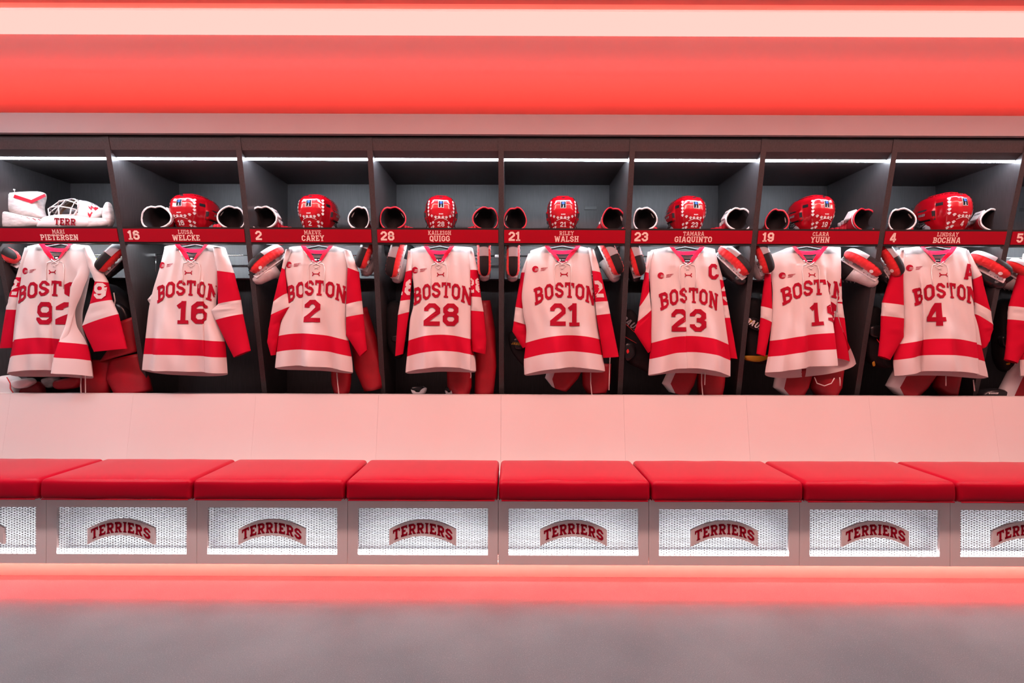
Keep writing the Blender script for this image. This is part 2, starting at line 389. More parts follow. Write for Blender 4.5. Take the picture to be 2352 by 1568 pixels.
for yy in (3.33, 3.58):
    mk('led_tape', box(XL, XR, yy-.01, yy+.01, H+1.286, H+1.292), M['e_cove'], t)

# ------------------------------------------------------------------ bench
ZS = H-.893             # top of the seat board
YP = 2.89               # face of the bench boxes
ZB = H-1.237            # underside of the bench boxes
GRPB = 'bench boxes under the cushions'
names_pos = {1: 'leftmost', 2: 'second', 3: 'third', 4: 'fourth', 5: 'fifth', 6: 'sixth', 7: 'seventh', 8: 'rightmost'}
def pos(k, noun):
    if k < 1: return f'{noun} beyond the left edge of the row'
    if k > 8: return f'{noun} beyond the right edge of the row'
    if k in (1, 8): return f'{names_pos[k]} {noun} of the row, cut off by the picture edge'
    return f'{names_pos[k]} {noun} from the left in the row'
# perforated panel mesh (shared)
OPX, OPZ0, OPZ1 = 0.345, H-1.186, H-.937
def perforated():
    parts = []; ph, pw = .0066, .0288
    n = int((OPZ1-OPZ0)/ph)
    for i in range(n+1):
        z = OPZ0+i*ph
        parts.append(box(-OPX, OPX, YP+.014, YP+.017, z-.0010, z+.0010))
        if i < n:
            x = -OPX+(pw/2 if i % 2 else 0)
            while x <= OPX:
                parts.append(box(max(-OPX, x-.0024), min(OPX, x+.0024), YP+.0145, YP+.0165, z+.001, z+ph-.001)); x += pw
    return join(*parts)
PERF = perforated()
def arch(x, y, w, sag): return y+sag*(1-(x/(w/2))**2)
SIGNW, SIGNH, SAG = .355, .085, .052
def sign_body():
    n = 24; V, Fc = [], []
    for i in range(n+1):
        x = -SIGNW/2+SIGNW*i/n
        for y in (YP-.006, YP+.010):
            for zz in (0, SIGNH):
                V.append((x, y, arch(x, zz, SIGNW, SAG)))
    for i in range(n):
        a, b = 4*i, 4*i+4
        Fc += [(a, b, b+1, a+1), (a+2, a+3, b+3, b+2), (a, a+1, a+3, a+2)][:2]+[(a, a+2, b+2, b), (a+1, b+1, b+3, a+3)]
    Fc += [(0, 1, 3, 2), (4*n, 4*n+2, 4*n+3, 4*n+1)]
    return V, Fc
SB = sign_body()
TERR = text2d('TERRIERS', .056, gap=1.0, T=2.1, step=2.5)
kT = .315/TERR[2]
TERR = ([(a*kT, b) for a, b in TERR[0]], TERR[1], .315)
def dup(o, parent, dx):
    pass
cache = {}
def shared(key, vf_fn, m, smooth=False):
    if key not in cache:
        v, f = vf_fn(); cache[key] = mesh(key, v, f, m, smooth)
    return cache[key]
def off(vf, d): return [Vector(p)+Vector(d) for p in vf[0]], vf[1]
for k in range(0, 10):
    xc = bx(k)-PIT/2
    t = empty('bench_box', (xc, YP, ZB), label=pos(k, 'white bench box with perforated front')+('' if k in (1, 8) or not 1 <= k <= 8 else ', arched red sign'), cat='bench box', group=GRPB)
    o_ = Vector((0, YP, ZB))
    hw = PIT/2-.0012
    def frame():
        return off(join(box(-hw, -OPX, YP, YP+.02, ZB, ZS), box(OPX, hw, YP, YP+.02, ZB, ZS),
                    box(-OPX, OPX, YP, YP+.02, ZB, OPZ0), box(-OPX, OPX, YP, YP+.02, OPZ1, ZS)), -o_)
    def inside():
        return off(join(box(-hw, hw, YP+.14, YP+.155, ZB+.034, ZS), box(-hw, hw, YP+.02, YP+.14, ZB+.034, ZB+.044), box(-hw, hw, YP+.02, YP+.14, ZS-.012, ZS),
                    box(-hw, -hw+.012, YP+.02, YP+.14, ZB+.044, ZS-.012), box(hw-.012, hw, YP+.02, YP+.14, ZB+.044, ZS-.012)), -o_)
    link('frame', shared('bench_frame', frame, M['white_lam']), t)
    link('inside', shared('bench_inside', inside, M['boxin']), t)
    link('perforated_panel', shared('perforated_panel', lambda: off(PERF, -o_), M['mesh_metal']), t)
    link('led_tape', shared('bench_led', lambda: off(box(-OPX, OPX, YP+.024, YP+.036, OPZ0-.004, OPZ0+.016), -o_), M['e_boxled']), t)
    s0 = Vector((0, 0, H-1.135))
    sg = link('arched_sign', shared('arched_sign', lambda: off(SB, s0-o_), M['white_lam']), t)
    link('lettering', shared('sign_lettering', lambda: off(([(a, YP-.0068, arch(a, b+.0145, SIGNW, SAG)) for a, b in TERR[0]], TERR[1]), s0-o_), M['twill']), sg)
t = tag(mk('bench_board', box(XL, XR, YP, 3.50, ZS-.001, ZS+.006), M['white_lam']), 'long white bench board under the red cushions', 'bench')
struct('baseboard_front', box(XL, XR, 2.975, 2.995, 0, ZB+.033), M['kick'])
t = empty('toe_light', (0, 2.95, ZB), label='red light tape under the front edge of the bench', cat='light strip')
mk('led_tape', box(XL, XR, 2.958, 2.972, ZB+.023, ZB+.027), M['e_toe'], t)
mk('led_tape', box(XL, XR, 2.9105, 2.914, ZB+.006, ZB+.014), M['e_kick'], t)  # added fill strip that lights only the kick plate
mk('channel', box(XL, XR, 2.950, 2.974, ZB+.0272, ZB+.0335), M['black'], t)
# cushions
def cushion_vf(seed):
    rnd = random.Random(seed)
    ph = [rnd.uniform(0, 6) for _ in range(6)]
    hw = PIT/2-.004
    y0, y1, z0, z1 = 2.838, 3.315, ZS+.006, ZS+.118
    yc, zc = (y0+y1)/2, (z0+z1)/2
    def disp(q):
        u, v = q.x/hw, (q.y-yc)/((y1-y0)/2)
        puff = max(0, 1-u**4)*max(0, 1-v**4)
        if q.z > zc: q.z += .006*puff-.003+.0016*math.sin(9*u+ph[0])*math.sin(3*v+ph[1])*(1-u*u)
        if q.y < yc: q.y += -.006*(1-u**6)*math.sin(PI*(q.z-z0)/(z1-z0))+.0018*math.sin(11*u+ph[2]+6*(q.z-z0)/.1)
        if q.z < z0+.02: q.z += .0012+.001*math.sin(5*u+ph[3])
        return q
    return rbox(-hw, hw, y0, y1, z0, z1, .024, 5, disp)
for k in range(0, 10):
    xc = bx(k)-PIT/2
    t = empty('bench_cushion', (xc, 3.07, ZS), label=pos(k, 'red vinyl bench cushion'), cat='cushion', group='red cushions along the bench')
    v, f = cushion_vf(k)
    mk('cover', (v, f), M['vinyl'], t, True, world=False).location = (0, -3.07, -ZS)
    hw = PIT/2-.006
    zz = ZS+.012
    p = mk('piping', join(tube([(-hw+.012, 2.8395, zz), (hw-.012, 2.8395, zz)], .0035), tube([(-hw+.001, 2.86, zz), (-hw+.001, 3.29, zz)], .003), tube([(hw-.001, 2.86, zz), (hw-.001, 3.29, zz)], .003)), M['vinyl'], t, True, world=False)
    p.location = (0, -3.07, -ZS)
# backrest panels
for k in range(0, 10):
    xc = bx(k)-PIT/2; hw = PIT/2-.0004
    zt, zb = H-.418, ZS+.006
    o = empty('backrest_panel', (xc, 3.49, zb), label=pos(k, 'white sloping bench back panel'), cat='bench back', group='white panels behind the bench')
    mk('panel', prism([(3.478, zb), (3.553, zt), (3.575, zt), (3.575, zb)], xc-hw, xc+hw), M['white_lam'], o)
    mk('top_edge', box(xc-hw, xc+hw, 3.5535, 3.60, zt, zt+.006), M['white_lam'], o)

# ------------------------------------------------------------------ locker stalls
NM = {1: ('92', 'MARI', 'PIETERSEN'), 2: ('16', 'LUISA', 'WELCKE'), 3: ('2', 'MAEVE', 'CAREY'), 4: ('28', 'KAILEIGH', 'QUIGG'),
      5: ('21', 'RILEY', 'WALSH'), 6: ('23', 'TAMARA', 'GIAQUINTO'), 7: ('19', 'CLARA', 'YUHN'), 8: ('4', 'LINDSAY', 'BOCHNA'), 9: ('5', '', '')}
ZT1 = H+1.18; ZTOP = H+1.075; ZSH0, ZSH1 = H+.575, H+.632      # header top, compartment ceiling, shelf
ZFL = H-.47
TH = .0165
def divider(x):
    return prism([(slope(ZT1), ZT1), (slope(ZFL), ZFL), (YB, ZFL), (YB, ZT1)], x-TH, x+TH)
def on_slope(x, z, d=0.0):      # a point on the leaning front plane, d proud of it
    return Vector((x, slope(z)-d, z))
for k in range(0, 10):
    x0, x1 = bx(k-1)+TH, bx(k)-TH; xc = (x0+x1)/2
    num = NM.get(k, ('', '', ''))[0]
    WORDS = {'92': 'ninety-two', '16': 'sixteen', '2': 'two', '28': 'twenty-eight', '21': 'twenty-one', '23': 'twenty-three', '19': 'nineteen', '4': 'four'}
    lab = {0: 'dark wood locker stall beyond the left picture edge', 9: 'dark wood locker stall cut off at the right picture edge'}.get(k, f'dark wood locker stall with the jersey numbered {WORDS[num]} hanging in it' if 0 < k < 9 else '')
    t = empty('locker_stall', (xc, 3.75, ZFL), label=lab, cat='locker', group='locker stalls in a row')
    mk('side_panel', divider(bx(k-1)), M['wood'], t)
    if k == 9: mk('side_panel', divider(bx(k)), M['wood'], t)
    mk('back_panel', box(x0, x1, YB-.015, YB, ZFL, ZT1), M['wood'], t)
    mk('floor_board', box(x0, x1, 3.60, YB-.015, ZFL, ZFL+.02), M['wood'], t)
    s1, s0 = slope(ZT1), slope(ZTOP)
    zh0 = H+1.104
    mk('header', prism([(s1+.004, ZT1), (slope(zh0)+.004, zh0), (3.366, ZTOP-.003), (3.371, ZTOP-.003), (3.371, ZT1)], x0, x1), M['wood'], t)
    mk('top_board', box(x0, x1, 3.3715, YB-.015, ZTOP+.006, ZTOP+.024), M['wood'], t)
    mk('led_bar', prism([(3.372, ZTOP-.007), (3.375, ZTOP-.011), (3.392, ZTOP-.011), (3.395, ZTOP-.007), (3.395, ZTOP+.005), (3.372, ZTOP+.005)], x0+.003, x1-.003), M['e_bar'], t)
    mk('shelf', box(x0, x1, slope(ZSH0)+.03, YB-.015, ZSH1-.022, ZSH1), M['wood'], t)
    a, b = H+.5515, H+.6526
    mk('shelf_edge', prism([(slope(b), b), (slope(a), a), (slope(a)+.028, a), (slope(b)+.028, b)], x0, x1), M['black'], t)
    mk('shelf_light', box(x0+.02, x1-.02, 3.490, 3.506, ZSH0+.004, ZSH0+.012), M['e_under'], t)
    # name plate
    a, b = H+.562, H+.641
    pl = mk('nameplate', prism([(slope(b)-.005, b), (slope(a)-.005, a), (slope(a)+.001, a), (slope(b)+.001, b)], xc-.381, xc+.381), M['plate'], t)
    sl = math.cos(math.atan(.235))
    def plate_pt(cx_, cz_):
        return lambda u, v: on_slope(xc+cx_+u, cz_+v*sl, .0058)
    n_, first, last = NM.get(k, ('', '', ''))
    if n_ and k != 1: lettering('lettering', text2d(n_, .058, T=2.0, gap=.8), plate_pt(-.381+.052+(.012 if len(n_) > 1 else 0), H+.574), M['cream'], pl)
    if first:
        lettering('lettering', text2d(first, .0255, T=1.35, gap=.9), plate_pt(0.012, H+.6095), M['cream'], pl)
        lettering('lettering', text2d(last, .036, T=1.75, gap=.8), plate_pt(0.012, H+.5695), M['cream'], pl)
    # ventilated box at the back and clothes rail
    if k not in (0,):
        lb = mk('lockbox', box(x0+.001, x1-.001, 3.86, YB-.016, H+.375, ZSH1-.023), M['greypanel'], t)
        for i in range(5):
            zz = H+.40+i*.030
            mk('vent_slot', rbox(xc+.20, xc+.30, 3.857, 3.862, zz-.0055, zz+.0055, .002, 2), M['blk'], lb)
        rl = mk('clothes_rail', join(tube([(x0+.03, 3.70, H+.515), (x1-.03, 3.70, H+.515)], .0045, 8), tube([(x0+.03, 3.70, H+.515), (x0+.03, 3.70, H+.40)], .003, 6)), M['metal'], t, True)
        mk('bracket', join(box(x0, x0+.032, 3.692, 3.708, H+.505, H+.523), box(x1-.032, x1, 3.692, 3.708, H+.505, H+.523)), M['metal'], rl)
        mk('number_slot', rbox(xc+.20, xc+.29, YB-.019, YB-.0145, H+.90, H+.925, .002, 2), M['black'], t)


# ------------------------------------------------------------------ jerseys
DJ = 3.47          # distance at which the outlines were measured
YJ = 3.525         # hanging plane
class Jersey: pass
def make_jersey(word, x0, cfg):
    s = .4083
    def Q(c): return W(x0+c[0]*s, 300+c[1]*s, DJ)
    J = Jersey()
    Lp = [Q(c) for c in cfg['left']]; Rp = [Q(c) for c in cfg['right']]
    nL, nR = Q(cfg['neck'][0]), Q(cfg['neck'][1])
    tx = Q((cfg['tx'], 0)).x
    vL, vR = Vector((nL.x*.38+nR.x*.62, 0, 0)), Vector((nL.x*.62+nR.x*.38, 0, 0))
    xm = (nL.x+nR.x)/2; vz = max(nL.z, nR.z)-.105; vh = .026
    hemz = [Q((0, c)).z+ROLL*0 for c in cfg['hem']]
    hemz = [Lp[-1].z, Q((cfg['tx'], cfg['hem'][1])).z, Rp[-1].z]
    tl = sorted([(p.z, p.x) for p in Lp]); tr = sorted([(p.z, p.x) for p in Rp])
    ztop = [(Lp[0].x, Lp[0].z), (nL.x, nL.z), (xm-vh, vz), (xm+vh, vz), (nR.x, nR.z), (Rp[0].x, Rp[0].z)]
    ztopb = [(Lp[0].x, Lp[0].z), (nL.x, nL.z), (nL.x*.75+nR.x*.25, nL.z-.026), (xm, nL.z-.032), (nL.x*.25+nR.x*.75, nR.z-.026), (nR.x, nR.z), (Rp[0].x, Rp[0].z)]
    zh_ = lambda q: hemz[0]*(q*(q-1)/2)+hemz[1]*(1-q*q)+hemz[2]*(q*(q+1)/2)
    zs0, zs1 = max(Lp[0].z, Rp[0].z), min(hemz)
    pleats = [(Q((a, 0)).x, Q((b, 0)).x, amp, w) for a, b, amp, w in cfg.get('pleats', [])]     # negative: the right layer lies on top
    rnd = random.Random(word)
    ph = [rnd.uniform(0, 6.28) for _ in range(8)]
    def edge(z): return smooth_interp(tl, z, .035), smooth_interp(tr, z, .035)
    def dep(z): return .026+.055*sstep(zs0, zs1, z)
    def Fr(q, z):
        xl, xr = edge(z); x = xl+(q+1)/2*(xr-xl)
        dn = sstep(zs0-.05, zs1, z)
        y = YJ-dep(z)*max(0, 1-q*q)**.5
        y += (.008+.022*dn)*dn*(math.cos(q*5.3+ph[0])+.7*math.cos(q*9.1+ph[1]+1.5*dn))*max(0, 1-q**4)
        y += .0035*math.cos(q*17+ph[2]+z*9)*(1-q*q)+.002*math.sin(z*31+q*7+ph[3])*(1-q*q)
        xo = x
        for a, b, amp, w in pleats:
            c = a+(b-a)*(1-(z-zs1)/(zs0-zs1)); g = (xo-c)/w
            e = math.exp(-g*g)*sstep(zs0-.12, zs0-.28, z)
            x -= abs(amp)*g*e*1.0
            y += abs(amp)*.75*g*e*(1 if amp > 0 else -1)
        return Vector((x, y, z))
    def Bk(q, z):
        xl, xr = edge(z); xr += cfg.get('backr', 0)*.001*sstep(zs0-.3, zs1, z)
        x = xl+(q+1)/2*(xr-xl); dn = sstep(zs0-.05, zs1, z)
        y = YJ+(.02+.05*sstep(zs0, zs1, z))*max(0, 1-q*q)**.5
        y += .008*dn*math.cos(q*7+ph[4])*(1-q*q)
        return Vector((x, y, z))
    def at(fn, x, z, o=.0022, clip=False):
        xl, xr = edge(z); q = (x-xl)/(xr-xl)*2-1
        if clip:
            if abs(q) > .985: return None
            for a, b, amp, w in pleats:
                if amp < -.05 and x > a+(b-a)*(1-(z-zs1)/(zs0-zs1))+.004: return None
        q = max(-.985, min(.985, q)); e = .004
        p = fn(q, z); n = (fn(q+e, z)-fn(q-e, z)).cross(fn(q, z+e)-fn(q, z-e))
        return p+n.normalized()*o
    root = empty('hockey_jersey', (xm, YJ, min(hemz)-.05), label=cfg['label'], cat='jersey', group='white jerseys hanging in the stalls')
    NC = 72
    def sheet(fn, top, hem, back):
        bands = [[], [], []]
        for j in range(NC+1):
            q = -1+2*j/NC
            xt = Lp[0].x+(q+1)/2*(Rp[0].x-Lp[0].x)
            z0 = interp(top, xt); zh = hem(q)
            r1 = zh+.205; r2 = zh+.102
            bands[0].append([fn(q, z0+(r1-z0)*i/34) for i in range(35)])
            bands[1].append([fn(q, r1+(r2-r1)*i/6) for i in range(7)])
            bands[2].append([fn(q, r2+(zh-r2)*i/6) for i in range(7)])
        return [loft(b, False) for b in bands]
    fs = sheet(Fr, ztop, zh_, False)
    drop = cfg.get('drop', .04)
    bs = sheet(Bk, ztopb, lambda q: zh_(q)-drop*(1-q*q)**.5 if abs(q) < 1 else zh_(q), True)
    body = mk('body', join(fs[0], bs[0]), M['cloth'], root, True)
    mk('hem_stripe', join(fs[1], bs[1]), M['redcloth'], root, True)
    mk('hem', join(fs[2], bs[2]), M['cloth'], root, True)
    # collar
    path = []
    for (a, b) in zip(ztop[1:4], ztop[2:5]):
        for i in range(9): path.append((a[0]+(b[0]-a[0])*i/9, a[1]+(b[1]-a[1])*i/9))
    path.append(ztop[4])
    def yfront(x, z): return at(Fr, x, z, .004)
    outer, inner = [], []
    for (x, z) in path:
        u = (x-xm)/((nR.x-nL.x)/2)
        outer.append(Vector((x, yfront(x, min(z, zs0-.002)).y-.003, z)))
        w_ = .027*(.35+.65*min(1, abs(u)*1.8))
        inner.append(Vector((x-math.copysign(w_, u)*min(1, abs(u)*3), outer[-1].y+.008, z+.004*(1-abs(u)))))
    mk('collar', join(loft([outer, inner], False), loft([[p+Vector((0, .004, 0)) for p in inner], inner], False)), M['redcloth'], root, True)
    bc = []
    for i in range(17):
        u = -1+i/8; x = xm+u*(nR.x-nL.x)/2*.97
        bc.append(Vector((x, YJ-.012+.020*(1-u*u)**.5, nL.z-.030*(1-u*u)**.55+.006)))
    cb = mk('back_collar', loft([bc, [p-Vector((0, .004, .024)) for p in bc]], False), M['redcloth'], root, True)
    mk('neck_tape', loft([[p-Vector((0, .006, .0245)) for p in bc[3:14]], [p-Vector((0, .007, .033)) for p in bc[3:14]]], False), M['tag'], cb, True)
    zc = nL.z-.085
    lb_ = mk('size_label', box(xm-.034, xm+.034, YJ+.003, YJ+.005, zc-.011, zc+.011), M['tag'], root)
    mk('print', join(box(xm-.026, xm-.010, YJ+.0015, YJ+.0028, zc-.006, zc+.004), box(xm-.004, xm+.028, YJ+.0015, YJ+.0028, zc-.001, zc+.002)), M['sticker'], lb_)
    # laces
    def fp(dx, dz, o=.004): return at(Fr, xm+dx, vz+dz, o)
    lz = []
    lz.append(tube([fp(-.026, .006), fp(0, -.012, .007), fp(.022, -.026)], .0022, 5))
    lz.append(tube([fp(.026, .006), fp(0, -.012, .008), fp(-.022, -.026)], .0022, 5))
    lz.append(tube([fp(-.020, -.028), fp(0, -.038, .005), fp(.010, -.046)], .0016, 5))
    lz.append(tube([fp(.020, -.028), fp(0, -.038, .006), fp(-.010, -.046)], .0016, 5))
    la = rnd.uniform(.13, .19); lb2 = rnd.uniform(.12, .19)
    lz.append(tube([fp(-.024, -.008, .006), fp(-.046, -.018), fp(-.052, -.06), fp(-.050, -.1), fp(-.047, -la)], .0023, 5))
    lz.append(tube([fp(.024, -.008, .006), fp(.046, -.016), fp(.055, -.05), fp(.054, -.09), fp(.050, -lb2)], .0023, 5))
    mk('lace', join(*lz), M['lace'], root, True)
    # maker's mark, league badge, lettering
    uz = vz-.078; ux = xm+(tx-xm)*.6
    mkr = merge2d(stroke([(-1.75, 1.15), (-1.5, .38), (-.8, -.02), (.8, -.02), (1.5, .38), (1.75, 1.15)], .48, False, 9), stroke([(-1.75, -1.15), (-1.5, -.38), (-.8, .02), (.8, .02), (1.5, -.38), (1.75, -1.15)], .48, False, 9))
    lettering('maker_mark', mkr, lambda a, b: at(Fr, ux+a*.0125, uz+b*.0115), M['twill'], root)
    bcx, bcz = Q(cfg['badge']).x, Q(cfg['badge']).z
    dsc = disc2d(0, 0, .021, 20)
    lines = merge2d(*[rect2d(-.004+i*.002, .021, -.011+i*.0062, -.0088+i*.0062, 3, 1) for i in range(3)])
    hk = text2d('HOCKEY', .0095, T=2.2, gap=.5, serif=False); ea = text2d('EAST', .0095, T=2.2, gap=.5, serif=False)
    bd = lettering('league_badge', merge2d(dsc, ([(a+.055+b*.3, b+.000+a*.10) for a, b in hk[0]], hk[1]), ([(a+.047+b*.3, b-.0125+a*.10) for a, b in ea[0]], ea[1])), lambda a, b: at(Fr, bcx+a, bcz+b), M['twill'], root)
    lettering('badge_line', lines, lambda a, b: at(Fr, bcx+a, bcz+b, .003), M['cloth'], bd)
    sz = max(nL.z, nR.z)-.118
    for sg in (-1, 1):
        xe = edge(sz)[0 if sg < 0 else 1]; pts_ = [xm+sg*.05+(xe-sg*.012-xm-sg*.05)*i/8 for i in range(9)]
        mk('yoke_seam', ([at(Fr, x, sz-.012*abs(x-xm)/.25+dz, .0012) for x in pts_ for dz in (0, -.0022)], [(2*i, 2*i+2, 2*i+3, 2*i+1) for i in range(8)]), M['cloth'], root)
    kk = DJ/F*s
    tw = cfg.get('tw', 335)*kk; ty = Q((cfg['tx'], cfg['ty'])).z; hgt = 88*kk; sag = 47*kk
    bt = text2d('BOSTON', hgt, gap=1.0, T=1.85, step=.7); c_ = tw/bt[2]
    tilt = cfg.get('tilt', 0)
    def bmap(a, b):
        a = a*c_; u = a/(tw/2)
        return at(Fr, tx+a+.10*u*b, ty-hgt+b*(1+.10*u*u)-sag*u*u+tilt*a, .0036, True)
    lettering('lettering', bt, bmap, M['twill'], root)
    nn = cfg['num']
    nt_ = text2d(nn, .146, gap=1.1, T=1.9, step=.7)
    nx, ny = Q((cfg['nx'], 0)).x, Q((cfg['nx'], cfg['ny'])).z
    lettering('number', nt_, lambda a, b: at(Fr, nx+a+tilt*-b*.5, ny-.146+b+tilt*a, .0036, True), M['twill'], root)
    if cfg.get('cap'):
        ch, c1, c2 = cfg['cap']; p = Q((c1, c2))
        lettering('captain_letter', text2d(ch, .10, T=2.2, step=1.0), lambda a, b: at(Fr, p.x+a, p.z-.10+b, .0036, True), M['twill'], root)
    # sleeves
    for side, S in (('L', cfg['sl']), ('R', cfg['sr'])):
        dy = S.get('dy', 0.0); st = S['st']; th0 = S.get('th', .03)
        rings = []; tags = []; nr = 18
        pts = [(Q(a), Q(b), band) for a, b, band in st]
        for i in range(len(pts)-1):
            ns = 7
            for j in range(ns+(1 if i == len(pts)-2 else 0)):
                u = j/ns
                l = pts[i][0].lerp(pts[i+1][0], u); r = pts[i][1].lerp(pts[i+1][1], u)
                c = (l+r)/2; h = (r-l)/2
                th = min(th0, h.length*.9); wr = .0035*math.sin((i+u)*6.1+ph[5])+.0025*math.sin((i+u)*13+ph[6])
                rings.append([Vector((c.x+h.x*math.cos(a)*(1), YJ+dy+c.y*0-th*math.sin(a)+wr*math.sin(a)*math.cos(2*a+i), c.z+h.z*math.cos(a))) for a in [2*PI*m/nr for m in range(nr)]])
                tags.append(pts[i][2])
            bnd = pts[i][2]
        # split in bands
        i = 0; first = True; upper = None
        while i < len(rings)-1:
            j = i
            while j < len(rings)-1 and tags[j] == tags[i]: j += 1
            seg = rings[i:j+1]
            nm = {'w': 'sleeve_top', 'r': 'sleeve_yoke', 'W': 'sleeve_stripe', 'R': 'sleeve_cuff'}[tags[i]]
            o = mk(nm, loft(seg, True), M['cloth'] if tags[i] in 'wW' else M['redcloth'], root, True)
            if tags[i] == 'r' and S.get('no'):
                txt, frac, du, hh = S['no']
                sr_ = seg
                tt = text2d(txt, hh, T=2.2, step=.45)
                A0, A1 = seg[0], seg[-1]
                zt_, zb_ = A0[0].z, A1[0].z
                def smap(a, b, seg=seg, zt_=zt_, zb_=zb_):
                    z = zb_+(zt_-zb_)*frac+b-hh/2
                    f = (zt_-z)/(zt_-zb_)*(len(seg)-1); f = max(0, min(len(seg)-1.001, f)); i0 = int(f); u = f-i0
                    rg = [seg[i0][m].lerp(seg[i0+1][m], u) for m in (0, nr//2, 3*nr//4, nr//4)]
                    c = (rg[0]+rg[1])/2; hw = (rg[0].x-rg[1].x)/2
                    q = (a+du)/hw
                    if abs(q) > .97: return None
                    thk = abs(rg[3].y-c.y)
                    return Vector((c.x+q*hw, c.y-thk*math.sqrt(1-q*q)-.003, z))
                lettering('sleeve_number', tt, smap, M['cloth'], o)
            i = j
    # hanger
    hg = empty('clothes_hanger', (xm, YJ, nL.z), label=f'black hanger in the collar of the jersey numbered {word}' if word != 'cut' else 'black hanger in the jersey cut off at the right', cat='hanger', group='black hangers holding the jerseys')
    mk('arm', tube([(xm-.16, YJ+.020, nL.z-.05), (xm-.09, YJ+.020, nL.z-.012), (xm, YJ+.020, nL.z+.006), (xm+.09, YJ+.020, nL.z-.012), (xm+.16, YJ+.020, nL.z-.05)], [.007, .009, .009, .009, .007], 8), M['blk'], hg, True)
    mk('hook', tube([(xm, YJ+.020, nL.z+.01), (xm, YJ+.020, nL.z+.025)], .003, 8), M['metal'], hg, True)
    return root
A_, B_, C2_, D_ = 0, 540, 1140, 1740
